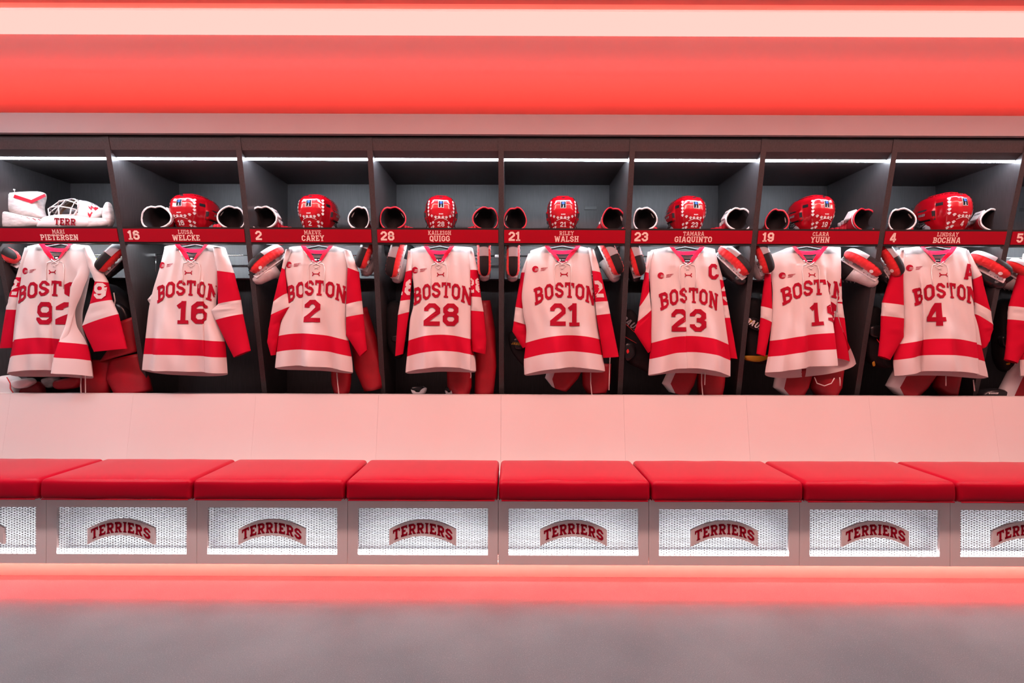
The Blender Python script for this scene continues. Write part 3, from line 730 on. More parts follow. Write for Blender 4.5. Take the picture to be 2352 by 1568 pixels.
JS = {
 'ninety-two': (A_, dict(num='92', tx=270, ty=840, nx=300, ny=962, badge=(112, 785), neck=[(195, 632), (385, 632)], hem=(0, 1345, 0), tw=375,
   left=[(110, 645), (85, 720), (75, 830), (58, 930), (45, 1050), (30, 1220), (0, 1372)],
   right=[(460, 640), (470, 800), (445, 930), (425, 1010), (425, 1110), (465, 1240), (485, 1385)],
   pleats=[(425, 352, -.085, .042), (270, 285, .016, .02)], drop=.055,
   label='jersey numbered ninety-two beside the white goalie mask, right side folded over its number',
   sl=dict(dy=.005, no=('2', .5, -.012, .10), st=[((95, 652), (135, 652), 'w'), ((45, 820), (76, 820), 'r'), ((8, 930), (60, 935), 'W'), ((-8, 1005), (48, 1005), 'R'), ((-45, 1225), (30, 1222), 'R')]),
   sr=dict(dy=-.012, no=('9', .5, .01, .10), st=[((438, 645), (472, 645), 'w'), ((470, 760), (530, 760), 'w'), ((508, 845), (578, 850), 'r'), ((478, 975), (602, 950), 'W'), ((432, 1100), (640, 1030), 'R'), ((500, 1245), (690, 1226), 'R')]))),
 'sixteen': (A_, dict(num='16', tx=1040, ty=838, nx=1078, ny=958, badge=(888, 752), neck=[(968, 636), (1155, 636)], hem=(0, 1352, 0), tw=330,
   left=[(895, 645), (862, 780), (830, 880), (805, 1000), (790, 1150), (778, 1250), (768, 1348)],
   right=[(1240, 650), (1205, 800), (1195, 900), (1188, 980), (1200, 1080), (1243, 1190), (1256, 1367)],
   pleats=[(1120, 1150, .022, .02)],
   label='jersey numbered sixteen on a hanger with its empty left sleeve hidden behind',
   sl=dict(dy=.05, th=.02, st=[((885, 660), (925, 660), 'w'), ((822, 880), (870, 880), 'w'), ((768, 945), (860, 940), 'W'), ((800, 1000), (865, 1000), 'R'), ((830, 1180), (890, 1180), 'R')]),
   sr=dict(dy=-.02, st=[((1180, 648), (1248, 656), 'w'), ((1205, 785), (1300, 797), 'r'), ((1210, 975), (1340, 950), 'W'), ((1170, 1010), (1347, 995), 'W'), ((1195, 1065), (1352, 1030), 'R'), ((1300, 1277), (1396, 1237), 'R')]))),
 'two': (B_, dict(num='2', tx=446, ty=838, nx=436, ny=950, badge=(288, 750), neck=[(358, 643), (540, 643)], hem=(0, 1322, 0), tw=325,
   left=[(285, 650), (258, 780), (280, 900), (270, 1000), (235, 1080), (218, 1200), (204, 1337)],
   right=[(625, 665), (615, 800), (612, 950), (612, 1100), (625, 1180), (645, 1290), (650, 1362)],
   pleats=[(370, 378, .014, .018)],
   label='jersey numbered two, left cuff tucked behind, right cuff beside red pants',
   sl=dict(dy=-.012, th=.025, st=[((268, 662), (305, 662), 'w'), ((246, 765), (262, 775), 'r'), ((198, 962), (278, 912), 'W'), ((184, 1036), (302, 985), 'R'), ((172, 1120), (240, 1070), 'R'), ((165, 1190), (226, 1180), 'R'), ((186, 1266), (212, 1262), 'R')]),
   sr=dict(dy=-.01, st=[((598, 662), (637, 672), 'w'), ((620, 765), (685, 790), 'r'), ((612, 975), (703, 955), 'W'), ((612, 1048), (711, 1030), 'R'), ((612, 1150), (720, 1120), 'R'), ((692, 1273), (732, 1235), 'R')]))),
 'twenty-eight': (B_, dict(num='28', tx=1160, ty=850, nx=1160, ny=970, badge=(1005, 780), neck=[(1055, 646), (1228, 646)], hem=(0, 1328, 0), tw=318,
   left=[(975, 660), (985, 780), (998, 900), (995, 985), (975, 1050), (968, 1150), (960, 1250), (949, 1363)],
   right=[(1325, 650), (1322, 800), (1325, 900), (1320, 1050), (1322, 1190), (1350, 1280), (1354, 1355)], pleats=[(1320, 1325, .02, .02)],
   label='jersey numbered twenty-eight with a white number showing on each red sleeve',
   sl=dict(dy=.0, th=.02, no=('28', .42, -.012, .10), st=[((962, 668), (990, 668), 'w'), ((948, 790), (988, 780), 'r'), ((918, 955), (976, 948), 'W'), ((905, 1035), (970, 1018), 'R'), ((890, 1270), (936, 1257), 'R')]),
   sr=dict(dy=-.0, no=('28', .45, .0, .10), st=[((1305, 652), (1332, 655), 'w'), ((1316, 778), (1362, 780), 'r'), ((1320, 930), (1381, 935), 'W'), ((1320, 1010), (1396, 1016), 'R'), ((1324, 1180), (1412, 1180), 'R'), ((1328, 1240), (1406, 1258), 'R')]))),
 'twenty-one': (C2_, dict(num='21', tx=387, ty=850, nx=384, ny=970, badge=(220, 775), neck=[(272, 645), (475, 645)], hem=(0, 1332, 0), tw=338,
   left=[(195, 668), (165, 760), (150, 860), (142, 930), (155, 1050), (172, 1110), (165, 1220), (155, 1300), (160, 1375)],
   right=[(545, 663), (542, 800), (553, 900), (565, 1000), (580, 1120), (595, 1200), (622, 1355)],
   label='jersey numbered twenty-one, red right sleeve hanging straight beside it',
   sl=dict(dy=.03, th=.02, st=[((180, 682), (212, 682), 'w'), ((140, 790), (168, 790), 'r'), ((107, 988), (158, 1000), 'W'), ((98, 1070), (170, 1090), 'R'), ((90, 1128), (178, 1130), 'R'), ((150, 1225), (185, 1210), 'R')]),
   sr=dict(dy=-.02, no=('21', .42, .012, .105), st=[((518, 653), (552, 665), 'w'), ((542, 785), (592, 796), 'r'), ((560, 962), (632, 958), 'W'), ((567, 1037), (646, 1028), 'R'), ((606, 1278), (696, 1272), 'R')]))),
 'twenty-three': (C2_, dict(num='23', tx=1088, ty=880, nx=1082, ny=1002, badge=(932, 812), neck=[(982, 650), (1180, 650)], hem=(0, 1335, 0), tw=320, cap=('C', 1232, 745),
   left=[(880, 665), (872, 800), (878, 900), (885, 1000), (880, 1100), (878, 1230), (867, 1377)],
   right=[(1245, 660), (1266, 780), (1285, 900), (1303, 1050), (1322, 1180), (1338, 1280), (1337, 1386)],
   pleats=[(1060, 1068, .016, .018)],
   label='jersey numbered twenty-three with a red captain letter on the chest',
   sl=dict(dy=.0, th=.022, st=[((862, 675), (895, 672), 'w'), ((846, 790), (868, 795), 'r'), ((815, 988), (872, 900), 'W'), ((806, 1072), (884, 1005), 'R'), ((786, 1130), (886, 1045), 'R'), ((866, 1252), (884, 1235), 'R')]),
   sr=dict(dy=.018, th=.02, no=('23', .45, -.012, .10), st=[((1228, 662), (1252, 666), 'w'), ((1262, 830), (1300, 838), 'r'), ((1285, 980), (1326, 978), 'W'), ((1294, 1052), (1340, 1050), 'R'), ((1325, 1280), (1383, 1286), 'R')]))),
 'nineteen': (D_, dict(num='19', tx=322, ty=836, nx=385, ny=963, badge=(152, 812), neck=[(205, 648), (410, 648)], hem=(0, 1332, 0), tw=345, tilt=.09, backr=130, drop=.07,
   left=[(95, 690), (88, 740), (100, 820), (108, 900), (105, 1000), (100, 1100), (85, 1250), (64, 1363)],
   right=[(495, 650), (500, 800), (486, 900), (468, 1000), (457, 1100), (462, 1200), (476, 1313)],
   pleats=[(385, 430, .045, .03)],
   label='jersey numbered nineteen, twisted on its hanger with a deep fold through the number',
   sl=dict(dy=.005, th=.025, st=[((84, 695), (112, 702), 'w'), ((66, 800), (98, 802), 'r'), ((44, 985), (106, 1003), 'W'), ((41, 1050), (104, 1078), 'R'), ((19, 1256), (66, 1272), 'R')]),
   sr=dict(dy=.03, no=('1', .4, .0, .10), st=[((484, 655), (506, 662), 'w'), ((480, 812), (512, 830), 'r'), ((476, 965), (519, 972), 'W'), ((466, 1045), (532, 1052), 'R'), ((468, 1278), (563, 1302), 'R')]))),
 'four': (D_, dict(num='4', tx=1072, ty=853, nx=1005, ny=968, badge=(878, 768), neck=[(930, 647), (1145, 648)], hem=(0, 1350, 0), tw=352, cap=('A', 1218, 745),
   left=[(835, 655), (838, 760), (846, 900), (850, 1000), (846, 1150), (812, 1230), (796, 1290), (806, 1382)],
   right=[(1215, 660), (1240, 760), (1250, 900), (1258, 1000), (1280, 1100), (1300, 1220), (1320, 1310), (1339, 1392)],
   pleats=[(925, 948, -.028, .022), (1228, 1250, .02, .018)],
   label='jersey numbered four with a red letter half hidden at the shoulder',
   sl=dict(dy=-.01, st=[((812, 665), (850, 668), 'w'), ((788, 770), (842, 785), 'r'), ((728, 965), (848, 982), 'W'), ((722, 1040), (850, 1056), 'R'), ((718, 1150), (848, 1162), 'R'), ((708, 1268), (770, 1292), 'R')]),
   sr=dict(dy=.0, th=.025, st=[((1200, 665), (1222, 665), 'w'), ((1252, 830), (1292, 800), 'r'), ((1258, 962), (1352, 1022), 'W'), ((1262, 1030), (1365, 1095), 'R'), ((1282, 1150), (1365, 1115), 'R'), ((1298, 1228), (1332, 1200), 'R')]))),
}
SH9 = 722
JS['cut'] = (D_, dict(JS['four'][1], num='5', cap=None, pleats=[], label='jersey cut off by the right picture edge, only its red sleeve showing'))
for kx in ('left', 'right', 'neck'):
    JS['cut'][1][kx] = [(a+SH9, b) for a, b in JS['four'][1][kx]]
JS['cut'][1]['badge'] = (878+SH9, 768); JS['cut'][1]['tx'] = 1072+SH9; JS['cut'][1]['nx'] = 1005+SH9
JS['cut'][1]['sl'] = dict(dy=-.01, st=[((a[0]+SH9, a[1]+20), (b[0]+SH9, b[1]+20), c) for a, b, c in JS['four'][1]['sl']['st']])
JS['cut'][1]['sr'] = dict(dy=.0, th=.025, st=[((a[0]+SH9, a[1]), (b[0]+SH9, b[1]), c) for a, b, c in JS['four'][1]['sr']['st']])
for word, (x0, cfg) in JS.items():
    make_jersey(word, x0, cfg)

# ------------------------------------------------------------------ helmets
HR = [(0, .062, .095, .10), (.03, .072, .112, .125), (.07, .088, .132, .15), (.11, .099, .144, .176), (.15, .104, .147, .182), (.185, .102, .144, .178), (.212, .096, .134, .164), (.234, .081, .114, .138), (.247, .053, .076, .092)]
def hrow(z):
    if z >= HR[-1][0]: return HR[-1][1:]
    for p, q in zip(HR, HR[1:]):
        if z <= q[0]:
            u = max(0, (z-p[0])/(q[0]-p[0])); return tuple(p[i]+(q[i]-p[i])*u for i in (1, 2, 3))
def hp(az, z, o=0.0):
    """point of the helmet shell: az from the back towards the right, z above the rim"""
    a, b, f = hrow(z); sx, cy = math.sin(az), -math.cos(az)
    by = b if cy < 0 else f
    r = 1/((abs(sx)/a)**2.7+(abs(cy)/by)**2.7)**(1/2.7)
    d = abs(math.degrees(az)) % 360; d = min(d, 360-d)
    rid = (sstep(13, 17, d)-sstep(36, 41, d))*sstep(.09, .13, z)*.035
    rid -= (sstep(41, 47, d)-sstep(64, 72, d))*sstep(.05, .09, z)*(1-sstep(.19, .22, z))*.06
    rid += (sstep(68, 74, d)-sstep(150, 165, d))*(sstep(.095, .105, z)-sstep(.15, .165, z))*.075
    rid += -.03*(1-sstep(.082, .088, z))*sstep(.0, .02, z)*(1-sstep(48, 60, d))*.6
    r = r*(1+rid)+o
    return Vector((sx*r, cy*r, z))
def shell_vf():
    NA, NZ = 96, 42; V, Fc = [], []
    for j in range(NZ+1):
        z = .25*(1-(1-j/NZ)**1.25)
        for i in range(NA): V.append(hp(2*PI*i/NA, z))
    for j in range(NZ):
        for i in range(NA):
            d = 360*(i+.5)/NA; d = min(d, 360-d); z = (V[j*NA].z+V[(j+1)*NA].z)/2
            if d > 118 and z < .105: continue
            if d > 84 and z < .105-.075*(118-d)/34: continue
            Fc.append((j*NA+i, j*NA+(i+1) % NA, (j+1)*NA+(i+1) % NA, (j+1)*NA+i))
    V.append(Vector((0, .003, .253))); n = len(V)-1
    Fc += [(NZ*NA+i, NZ*NA+(i+1) % NA, n) for i in range(NA)]
    return V, Fc
def inner_vf():
    v, f = shell_vf(); return [Vector((p[0]*.93, p[1]*.93, p[2]*.97+.001)) for p in v], [tuple(reversed(q)) for q in f]
def surf(u, z, o=.0015):          # flat sticker coordinates -> shell
    a, b, f = hrow(z); return hp(u/(b*.95), z, o)
PAW = merge2d(disc2d(0, -.0015, .0046, 8), *[disc2d(x, y, .0023, 6) for x, y in ((-.0052, .002), (-.002, .0052), (.002, .0052), (.0052, .002))])
def vent_patch(d0, d1, z0, z1):
    n = 4; V = []
    for j in range(3):
        for i in range(n+1): V.append(hp(R(d0+(d1-d0)*i/n), z0+(z1-z0)*j/2, .0012))
    return V, [(j*(n+1)+i, j*(n+1)+i+1, (j+1)*(n+1)+i+1, (j+1)*(n+1)+i) for j in range(2) for i in range(n)]
def cage_vf():
    parts = []
    def cp(d, z): 
        a = R(180+d); sx, cy = math.sin(a), -math.cos(a); k = 1-.35*max(0, .06-z)/.06*.4
        return Vector((sx*.098*k, cy*(.165+.02*(1-abs(z-.05)/.08))*k, z))
    for z in (.012, .035, .062, .09, .108): parts.append(tube([cp(d, z) for d in range(-80, 81, 16)], .0017, 5))
    for d in (-62, -42, -25, -9, 9, 25, 42, 62): parts.append(tube([cp(d, z) for z in (.006, .035, .062, .09, .118)], .0017, 5))
    return join(*parts)
PAWPOS = [(s_*34, z) for s_ in (-1, 1) for z in (.118, .139, .16, .181, .2)]+[(s_*x, .1) for s_ in (-1, 1) for x in (5, 14)]+[(s_*(24), .108) for s_ in (-1, 1)]+[(s_*x, z) for s_ in (-1, 1) for x, z in ((23, .07), (25, .047), (34, .066), (35, .042))]
def make_helmet(word, num, px, D, yaw, topy, sc_=1.0, extra=''):
    p = W(px, topy, D); zb = ZSH1+.002
    k = (p.z-zb)/.253
    yaw = yaw-math.degrees(math.atan((px-CX)/F))
    t = empty('hockey_helmet', (p.x, D, zb), (0, 0, R(yaw)), label=f'red helmet {extra}, above the jersey numbered {word}', cat='helmet', group='red helmets on the shelf')
    t.scale = (sc_, sc_, k)
    sh = link('shell', shared('helmet_shell', shell_vf, M['hred'], True), t)
    link('liner', shared('helmet_liner', inner_vf, M['blk'], True), t)
    for iv, q in enumerate(((46, 66, .172, .190), (-66, -46, .172, .190), (67, 75, .098, .148), (-75, -67, .098, .148), (-5, 5, .224, .232), (95, 128, .156, .166), (-128, -95, .156, .166), (84, 128, .096, .104), (-128, -84, .096, .104))):
        link('vent', shared('helmet_vent%d' % iv, lambda: vent_patch(*q), M['blk']), sh)
    link('cage', shared('helmet_cage', cage_vf, M['blk'], True), t)
    link('ear_guard', shared('helmet_ear', lambda: join(*[xf(ellipsoid((0, 0, 0), .008, .030, .034), Matrix.Translation((q*.084, .035, .05))) for q in (-1, 1)]), M['greyst'], True), t)
    link('chin_strap', shared('helmet_strap', lambda: join(*[tube([(q*.087, .04, .085), (q*.100, .09, .06), (q*.088, .14, .035)], .006, 6) for q in (-1, 1)]), M['blk'], True), t)
    def paws():
        V, Fc = [], []
        for d, z in PAWPOS:
            n = len(V); x0 = R(d)*hrow(z)[1]*.95
            V += [surf(x0+a*1.2, z+b*1.2) for a, b in PAW[0]]; Fc += [tuple(i+n for i in q) for q in PAW[1]]
        return V, Fc
    link('paw_stickers', shared('paw_stickers', paws, M['sticker']), sh)
    link('arc_sticker', shared('arc_sticker', lambda: ([surf(x, .0815+.012*(1-(x/.042)**2)+dz, .002) for x in [-.042+.084*i/12 for i in range(13)] for dz in (0, .003)], [(2*i, 2*i+2, 2*i+3, 2*i+1) for i in range(12)]), M['sticker']), sh)
    d = link('decal_border', shared('decal_border', lambda: ([surf(a, b+.180, .0018) for a, b in rect2d(-.0165, .0165, -.022, .022, 4, 4)[0]], rect2d(-.0165, .0165, -.022, .022, 4, 4)[1]), M['sticker']), sh)
    link('decal', shared('decal', lambda: ([surf(a, b+.180, .0026) for a, b in rect2d(-.0145, .0145, -.020, .020, 4, 4)[0]], rect2d(-.0145, .0145, -.020, .020, 4, 4)[1]), M['tag']), sh)
    link('decal_disc', shared('decal_disc', lambda: ([surf(a, b+.190, .0034) for a, b in disc2d(0, 0, .0085)[0]], disc2d(0, 0, .0085)[1]), M['blue']), sh)
    link('decal_figure', shared('decal_figure', lambda: ([surf(a, b+.17, .0034) for a, b in merge2d(stroke([(-.004, -.008), (.001, -.002), (.0, .004)], .0022, False, 9), stroke([(.004, -.008), (.001, -.002)], .002, False, 9), disc2d(.001, .006, .002, 8))[0]], merge2d(stroke([(-.004, -.008), (.001, -.002), (.0, .004)], .0022, False, 9), stroke([(.004, -.008), (.001, -.002)], .002, False, 9), disc2d(.001, .006, .002, 8))[1]), M['sticker']), sh)
    mk_txt = text2d('BAUER', .0065, T=2.2, gap=.7, serif=False)
    link('maker_print', shared('helmet_print', lambda: ([surf(a, b+.117, .002) for a, b in mk_txt[0]], mk_txt[1]), M['sticker']), sh)
    st_ = text2d('BAUER', .013, T=2.2, gap=.7, serif=False)
    def side_print():
        V, Fc = [], []
        for sg in (1, -1):
            n = len(V)
            V += [hp(sg*R(110)+(a+b*.3)/.13, .128+b, .003) for a, b in st_[0]]; Fc += [tuple(i+n for i in q) for q in st_[1]]
        return V, Fc
    link('side_print', shared('helmet_side_print', side_print, M['greyst']), sh)
    tt = text2d(num, .029, T=1.9, gap=.9)
    mk('number', ([surf(a, b+.047, .0022) for a, b in tt[0]], tt[1]), M['sticker'], sh, world=False)
make_helmet('sixteen', '16', 448, 3.66, -36, 451, 1.08, 'turned to the right')
make_helmet('two', '2', 731, 3.66, -24, 452, 1.03, 'half turned to the right')
make_helmet('twenty-eight', '28', 1012, 3.66, 0, 454, 1.0, 'seen from behind with number and blue decal')
make_helmet('twenty-one', '21', 1291, 3.66, 2, 455, 1.0, 'seen from behind with number and decal')
make_helmet('twenty-three', '23', 1574, 3.66, 26, 455, 1.0, 'half turned to the left')
make_helmet('nineteen', '19', 1862, 3.64, 38, 453, 1.0, 'turned to the left')
make_helmet('four', '4', 2165, 3.62, 46, 447, 1.06, 'seen almost from its side')

# ------------------------------------------------------------------ gloves
def glove_ring(y, a, b, cz, n=28, sk=0.0):
    return [Vector((a*math.copysign(abs(math.cos(t))**.85, math.cos(t)), y+sk*math.sin(t), cz+b*math.copysign(abs(math.sin(t))**.9, math.sin(t)))) for t in [2*PI*i/n for i in range(n)]]
def open_ring(k=1.0, dy=0.0, n=28):
    rg = []
    for i in range(n):
        t = 2*PI*i/n; c, s_ = math.cos(t), math.sin(t)
        a, b = .084*k, .060*k
        notch = math.exp(-((t-1.75)/.22)**2)
        r = 1-.13*notch+.05*math.cos(3*t+.6)
        rg.append(Vector((a*r*c, dy+.014*s_+.012*notch-.012*math.exp(-((t-2.6)/.5)**2), .070+b*r*s_)))
    return rg
def cuff_vf(): return loft([open_ring(1), open_ring(1.0, .022), glove_ring(.075, .072, .056, .064), glove_ring(.10, .060, .048, .058), glove_ring(.13, .052, .040, .048)], True)
def liner_vf(): return loft([open_ring(.985, -.001), open_ring(.90, .004), open_ring(.80, .05), glove_ring(.11, .046, .036, .056)], True, (False, True))
def hand_vf(): return loft([glove_ring(.125, .053, .041, .048), glove_ring(.16, .058, .040, .045), glove_ring(.20, .060, .036, .042), glove_ring(.235, .056, .030, .038)], True, (True, True))
def rolls_vf():
    ps = []
    for yy, zz in ((.135, .086), (.17, .083), (.205, .077)):
        for x in (-.036, -.012, .012, .036): ps.append(rbox(x-.0115, x+.0115, yy, yy+.031, zz-.012, zz+.010, .006, 2))
    return join(*ps)
def fingers_vf():
    ps = []
    for i, x in enumerate((-.042, -.014, .014, .042)):
        L = (.085, .105, .10, .08)[i]
        for j in range(3): ps.append(rbox(x-.0125, x+.0125, .235+L*j/3, .235+L*(j+1)/3-.003, .022-.006*j, .060-.008*j, .010, 2))
    return join(*ps)
def thumb_vf(): return join(*[xf(rbox(-.015, .015, 0.035*j, .035*j+.033, -.016, .018, .010, 2), Matrix.Translation((.055, .145, .04)) @ Matrix.Rotation(-R(32), 4, 'Z')) for j in range(3)])
def strap_vf(): return xf(rbox(-.030, .030, .035, .125, -.006, .006, .005, 2), Matrix.Translation((.055, 0, .104)) @ Matrix.Rotation(R(50), 4, 'Y'))
GL = {'W': ('gred', 'gwhite', 'gwhite', 'gred'), 'R': ('gred', 'gred', 'gwhite', 'gred')}
def make_glove(px, py, D, yaw, var, label, sc_=1.0, roll=0, mirror=1, tilt=0):
    p = W(px, py, D); zb = ZSH1+.002
    yaw = yaw*.55-math.degrees(math.atan((px-CX)/F))*.85
    t = empty('hockey_glove', (p.x, D, zb), (R(tilt), R(roll), R(yaw)), label=label, cat='glove', group='hockey gloves on the shelf')
    t.scale = (sc_*mirror, sc_, max(.8, min(1.3, (p.z-zb)/.075)))
    cm, rim, st_, fm = GL[var]
    link('cuff', shared('cuff_'+var, cuff_vf, M[cm], True), t)
    link('rim', shared('rim_'+var, lambda: tube(open_ring(1)+[open_ring(1)[0]], .0052 if var == 'W' else .0048, 6, False), M[rim], True), t)
    link('band', shared('band_'+var, lambda: loft([[q+Vector((q.x*.02, .0, (q.z-.07)*.02)) for q in open_ring(1.0, .012)], [q+Vector((q.x*.015, 0, (q.z-.07)*.015)) for q in open_ring(1.0, .022)]], True), M[st_], True), t)
    link('liner', shared('glove_liner', liner_vf, M['blkcloth'], True), t)
    link('hand', shared('hand_'+var, hand_vf, M[cm], True), t)
    link('back_roll', shared('rolls_'+var, rolls_vf, M[st_], True), t)
    link('finger', shared('fingers_'+var, fingers_vf, M[fm], True), t)
    link('thumb', shared('thumb_'+var, thumb_vf, M[fm], True), t)
    s_ = link('strap', shared('strap_'+var, strap_vf, M['gwhite'], True), t)
    tx = text2d('WARRIOR' if var == 'W' else 'BAUER', .011, T=2.2, gap=.7, serif=False)
    mk('print', ([Vector((a*.9, -.001, b)) for a, b in tx[0]], tx[1]), M['tag'] if var == 'W' else M['gwhite'], s_, world=False).matrix_local = Matrix.Translation((.055, .08, .104)) @ Matrix.Rotation(R(50), 4, 'Y') @ Matrix.Translation((0, 0, .0068)) @ Matrix.Rotation(R(90), 4, 'Z') @ Matrix.Rotation(R(-90), 4, 'X')
g = make_glove
g(358, 497, 3.49, -42, 'W', 'white trimmed glove left of the helmet turned right, strap and wide black opening', 1.06)
g(531, 498, 3.49, 8, 'W', 'white trimmed glove touching the front of the helmet turned right', .92, mirror=-1)
g(603, 495, 3.49, -32, 'W', 'white trimmed glove left of the half right turned helmet', .98)
g(824, 498, 3.49, -18, 'W', 'white trimmed glove right of the half right turned helmet', .78, mirror=-1)
g(901, 498, 3.49, -12, 'R', 'red rimmed glove left of the helmet numbered twenty-eight', .96)
g(1115, 497, 3.49, 6, 'R', 'red rimmed glove right of the helmet numbered twenty-eight', .96, mirror=-1)
g(1190, 498, 3.49, -4, 'R', 'red rimmed glove left of the helmet numbered twenty-one', .86, mirror=-1, roll=-14)
g(1403, 495, 3.49, 26, 'R', 'red rimmed glove tipped up right of the helmet numbered twenty-one', .96, roll=12)
g(1480, 494, 3.49, 6, 'W', 'white trimmed glove left of the helmet numbered twenty-three', .88)
g(1696, 495, 3.49, 34, 'W', 'white trimmed glove right of the helmet numbered twenty-three, red fingers showing', .94, mirror=-1)
g(1772, 503, 3.49, 12, 'R', 'red rimmed glove before the cage of the helmet numbered nineteen', .82, roll=20)
g(1986, 503, 3.49, 58, 'R', 'red rimmed glove lying sideways right of the helmet numbered nineteen', .88, mirror=-1)
g(2070, 495, 3.49, 10, 'W', 'white trimmed glove left of the helmet numbered four', .86)
g(2286, 497, 3.49, 48, 'W', 'white trimmed glove lying sideways right of the helmet numbered four', 1.0, mirror=-1)

# ------------------------------------------------------------------ skates hanging blade up
def bulge_ring(x, yw, z0, z1, n=16, p=.8):
    c, h = (z0+z1)/2, (z1-z0)/2
    return [Vector((x, yw*math.copysign(abs(math.cos(t))**p, math.cos(t)), c+h*math.copysign(abs(math.sin(t))**p, math.sin(t)))) for t in [2*PI*i/n for i in range(n)]]
def boot_vf(k=1.0, x0=-.15):
    rs = [(-.150, .020, .01, .15), (-.140, .034, .0, .20), (-.10, .042, 0, .215), (-.06, .045, 0, .19), (-.02, .046, 0, .135), (.04, .048, 0, .10), (.10, .048, 0, .085), (.145, .042, .005, .075), (.168, .028, .015, .062), (.176, .010, .028, .050)]
    return loft([bulge_ring(x, y*k, a-.002*(k > 1), b*(1+(k-1)*.6)) for x, y, a, b in rs if x >= x0], True, (True, True))
def soaker_vf():
    rs = []
    n = 26
    for i in range(n+1):
        u = i/n; x = -.15+.30*u
        r = .052*min(1, (1-abs(2*u-1)**7)+.0)**.5+.0030*math.sin(u*62)
        rs.append([Vector((x, max(.004, r)*math.cos(t), -.074+.92*max(.004, r)*math.sin(t)+.02*(2*u-1)**2)) for t in [2*PI*j/14 for j in range(14)]])
    return loft(rs, True, (True, True))
def strip_vf(x0, x1):
    rs = []; n = 18
    for i in range(n+1):
        x = x0+(x1-x0)*i/n; u = (x+.15)/.30
        r = .052*min(1, (1-abs(2*u-1)**7))**.5+.0045
        rs.append([Vector((x, r*math.cos(t), -.074+.92*r*math.sin(t)+.02*(2*u-1)**2)) for t in [PI*1.5+R(q) for q in (-38, -19, 0, 19, 38)]])
    return loft(rs, False)
def holder_vf():
    return join(rbox(-.135, -.05, -.014, .014, -.052, .004, .008, 2), rbox(.03, .13, -.014, .014, -.052, .004, .008, 2), rbox(-.14, .14, -.010, .010, -.055, -.030, .006, 2), rbox(-.14, .15, -.036, .036, -.004, .006, .004, 2))
def rivets_vf(): return join(*[ellipsoid((x, y, -.005), .004, .004, .003, 6, 4) for x in (-.12, -.08, .05, .08, .11) for y in (-.026, .026)])
def laces_vf(): return join(*[tube([(-.06+.022*i, -.025, .165-.0145*i*1.0), (-.05+.022*i, 0, .185-.018*i), (-.04+.022*i, .025, .165-.0145*i)], .0025, 5) for i in range(5)])
def make_skate(px, py, D, t, n, boot, label):
    t = Vector(t).normalized(); n = Vector(n); n = (n-t*n.dot(t)).normalized()
    X, Z = t, -n; Y = Z.cross(X)
    Mx = Matrix((X, Y, Z)).transposed()
    end = W(px, py, D)            # outer toe end of the blade cover
    og = end-Mx @ (Vector((.145, 0, -.075))*.84)
    r_ = empty('ice_skate', og, Mx.to_euler(), label=label, cat='skate', group='ice skates hanging blade up under the shelf')
    r_.scale = (.84, .84, .84)
    link('boot', shared('boot', boot_vf, M['bootblk'], True), r_)
    if boot == 'clear': link('foot_shield', shared('foot_shield', lambda: boot_vf(1.10, -.03), M['clear'], True), r_)
    else: link('toe_cap', shared('toe_cap', lambda: boot_vf(1.05, .09), M['blk'], True), r_)
    h = link('blade_holder', shared('blade_holder', holder_vf, M['gwhite'], True), r_)
    link('rivet', shared('rivets', rivets_vf, M['blk'], True), h)
    link('laces', shared('skate_laces', laces_vf, M['lace'], True), r_)
    s_ = link('blade_cover', shared('blade_cover', soaker_vf, M['terry'], True), r_)
    link('black_strip', shared('soaker_strip', lambda: strip_vf(.005, .149), M['blkcloth'], True), s_)
    link('grey_strip', shared('soaker_strip2', lambda: strip_vf(-.149, .004), M['greyst'], True), s_)
    for q in (-1, 1): link('round_patch', shared('soaker_patch%d' % q, lambda: ([Vector((.085+a, q*(.0545), -.062+b)) for a, b in disc2d(0, 0, .014, 14)[0]], disc2d(0, 0, .014, 14)[1]), M['sticker']), s_)
k_ = make_skate
k_(222, 618, 3.48, (-.55, -.20, -.70), (.12, -.85, .20), 'black', 'skate with red and black blade cover, left of the jersey numbered sixteen')
k_(34, 592, 3.49, (.85, -.2, -.35), (-.2, -.6, .7), 'black', 'skate with red blade cover at the left picture edge')
k_(572, 617, 3.445, (-.60, -.38, -.60), (-.40, -.80, .40), 'clear', 'skate with red blade cover, right of the jersey numbered sixteen, beside a wooden divider')
k_(823, 612, 3.49, (-.34, -.15, -.85), (-.30, -.95, .1), 'clear', 'skate with red blade cover to the right of the jersey numbered two')
k_(895, 634, 3.49, (-.22, -.05, -.95), (-.30, -.95, 0), 'clear', 'skate facing sole out, left of the jersey numbered twenty-eight')
k_(1112, 632, 3.49, (.02, -.05, -1), (.05, -1, 0), 'clear', 'skate facing sole out, right of the jersey numbered twenty-eight')
k_(1178, 633, 3.49, (0, -.05, -1), (.03, -1, 0), 'clear', 'skate facing sole out, left of the jersey numbered twenty-one')
k_(1424, 627, 3.47, (.38, -.15, -.88), (.22, -.97, .05), 'clear', 'skate with a white round patch, right of the jersey numbered twenty-one')
k_(1474, 630, 3.48, (.28, -.1, -.92), (.25, -.95, .05), 'black', 'black skate with red cover, left of the jersey numbered twenty-three')
k_(1722, 624, 3.445, (.58, -.30, -.68), (.36, -.85, .34), 'black', 'black skate with red cover, right of the jersey numbered twenty-three')
k_(1770, 624, 3.48, (.34, -.1, -.88), (.26, -.95, .05), 'clear', 'skate with red cover, left of the jersey numbered nineteen')
k_(2027, 624, 3.44, (.64, -.38, -.58), (.36, -.82, .36), 'clear', 'clear shielded skate with red cover, right of the jersey numbered nineteen')
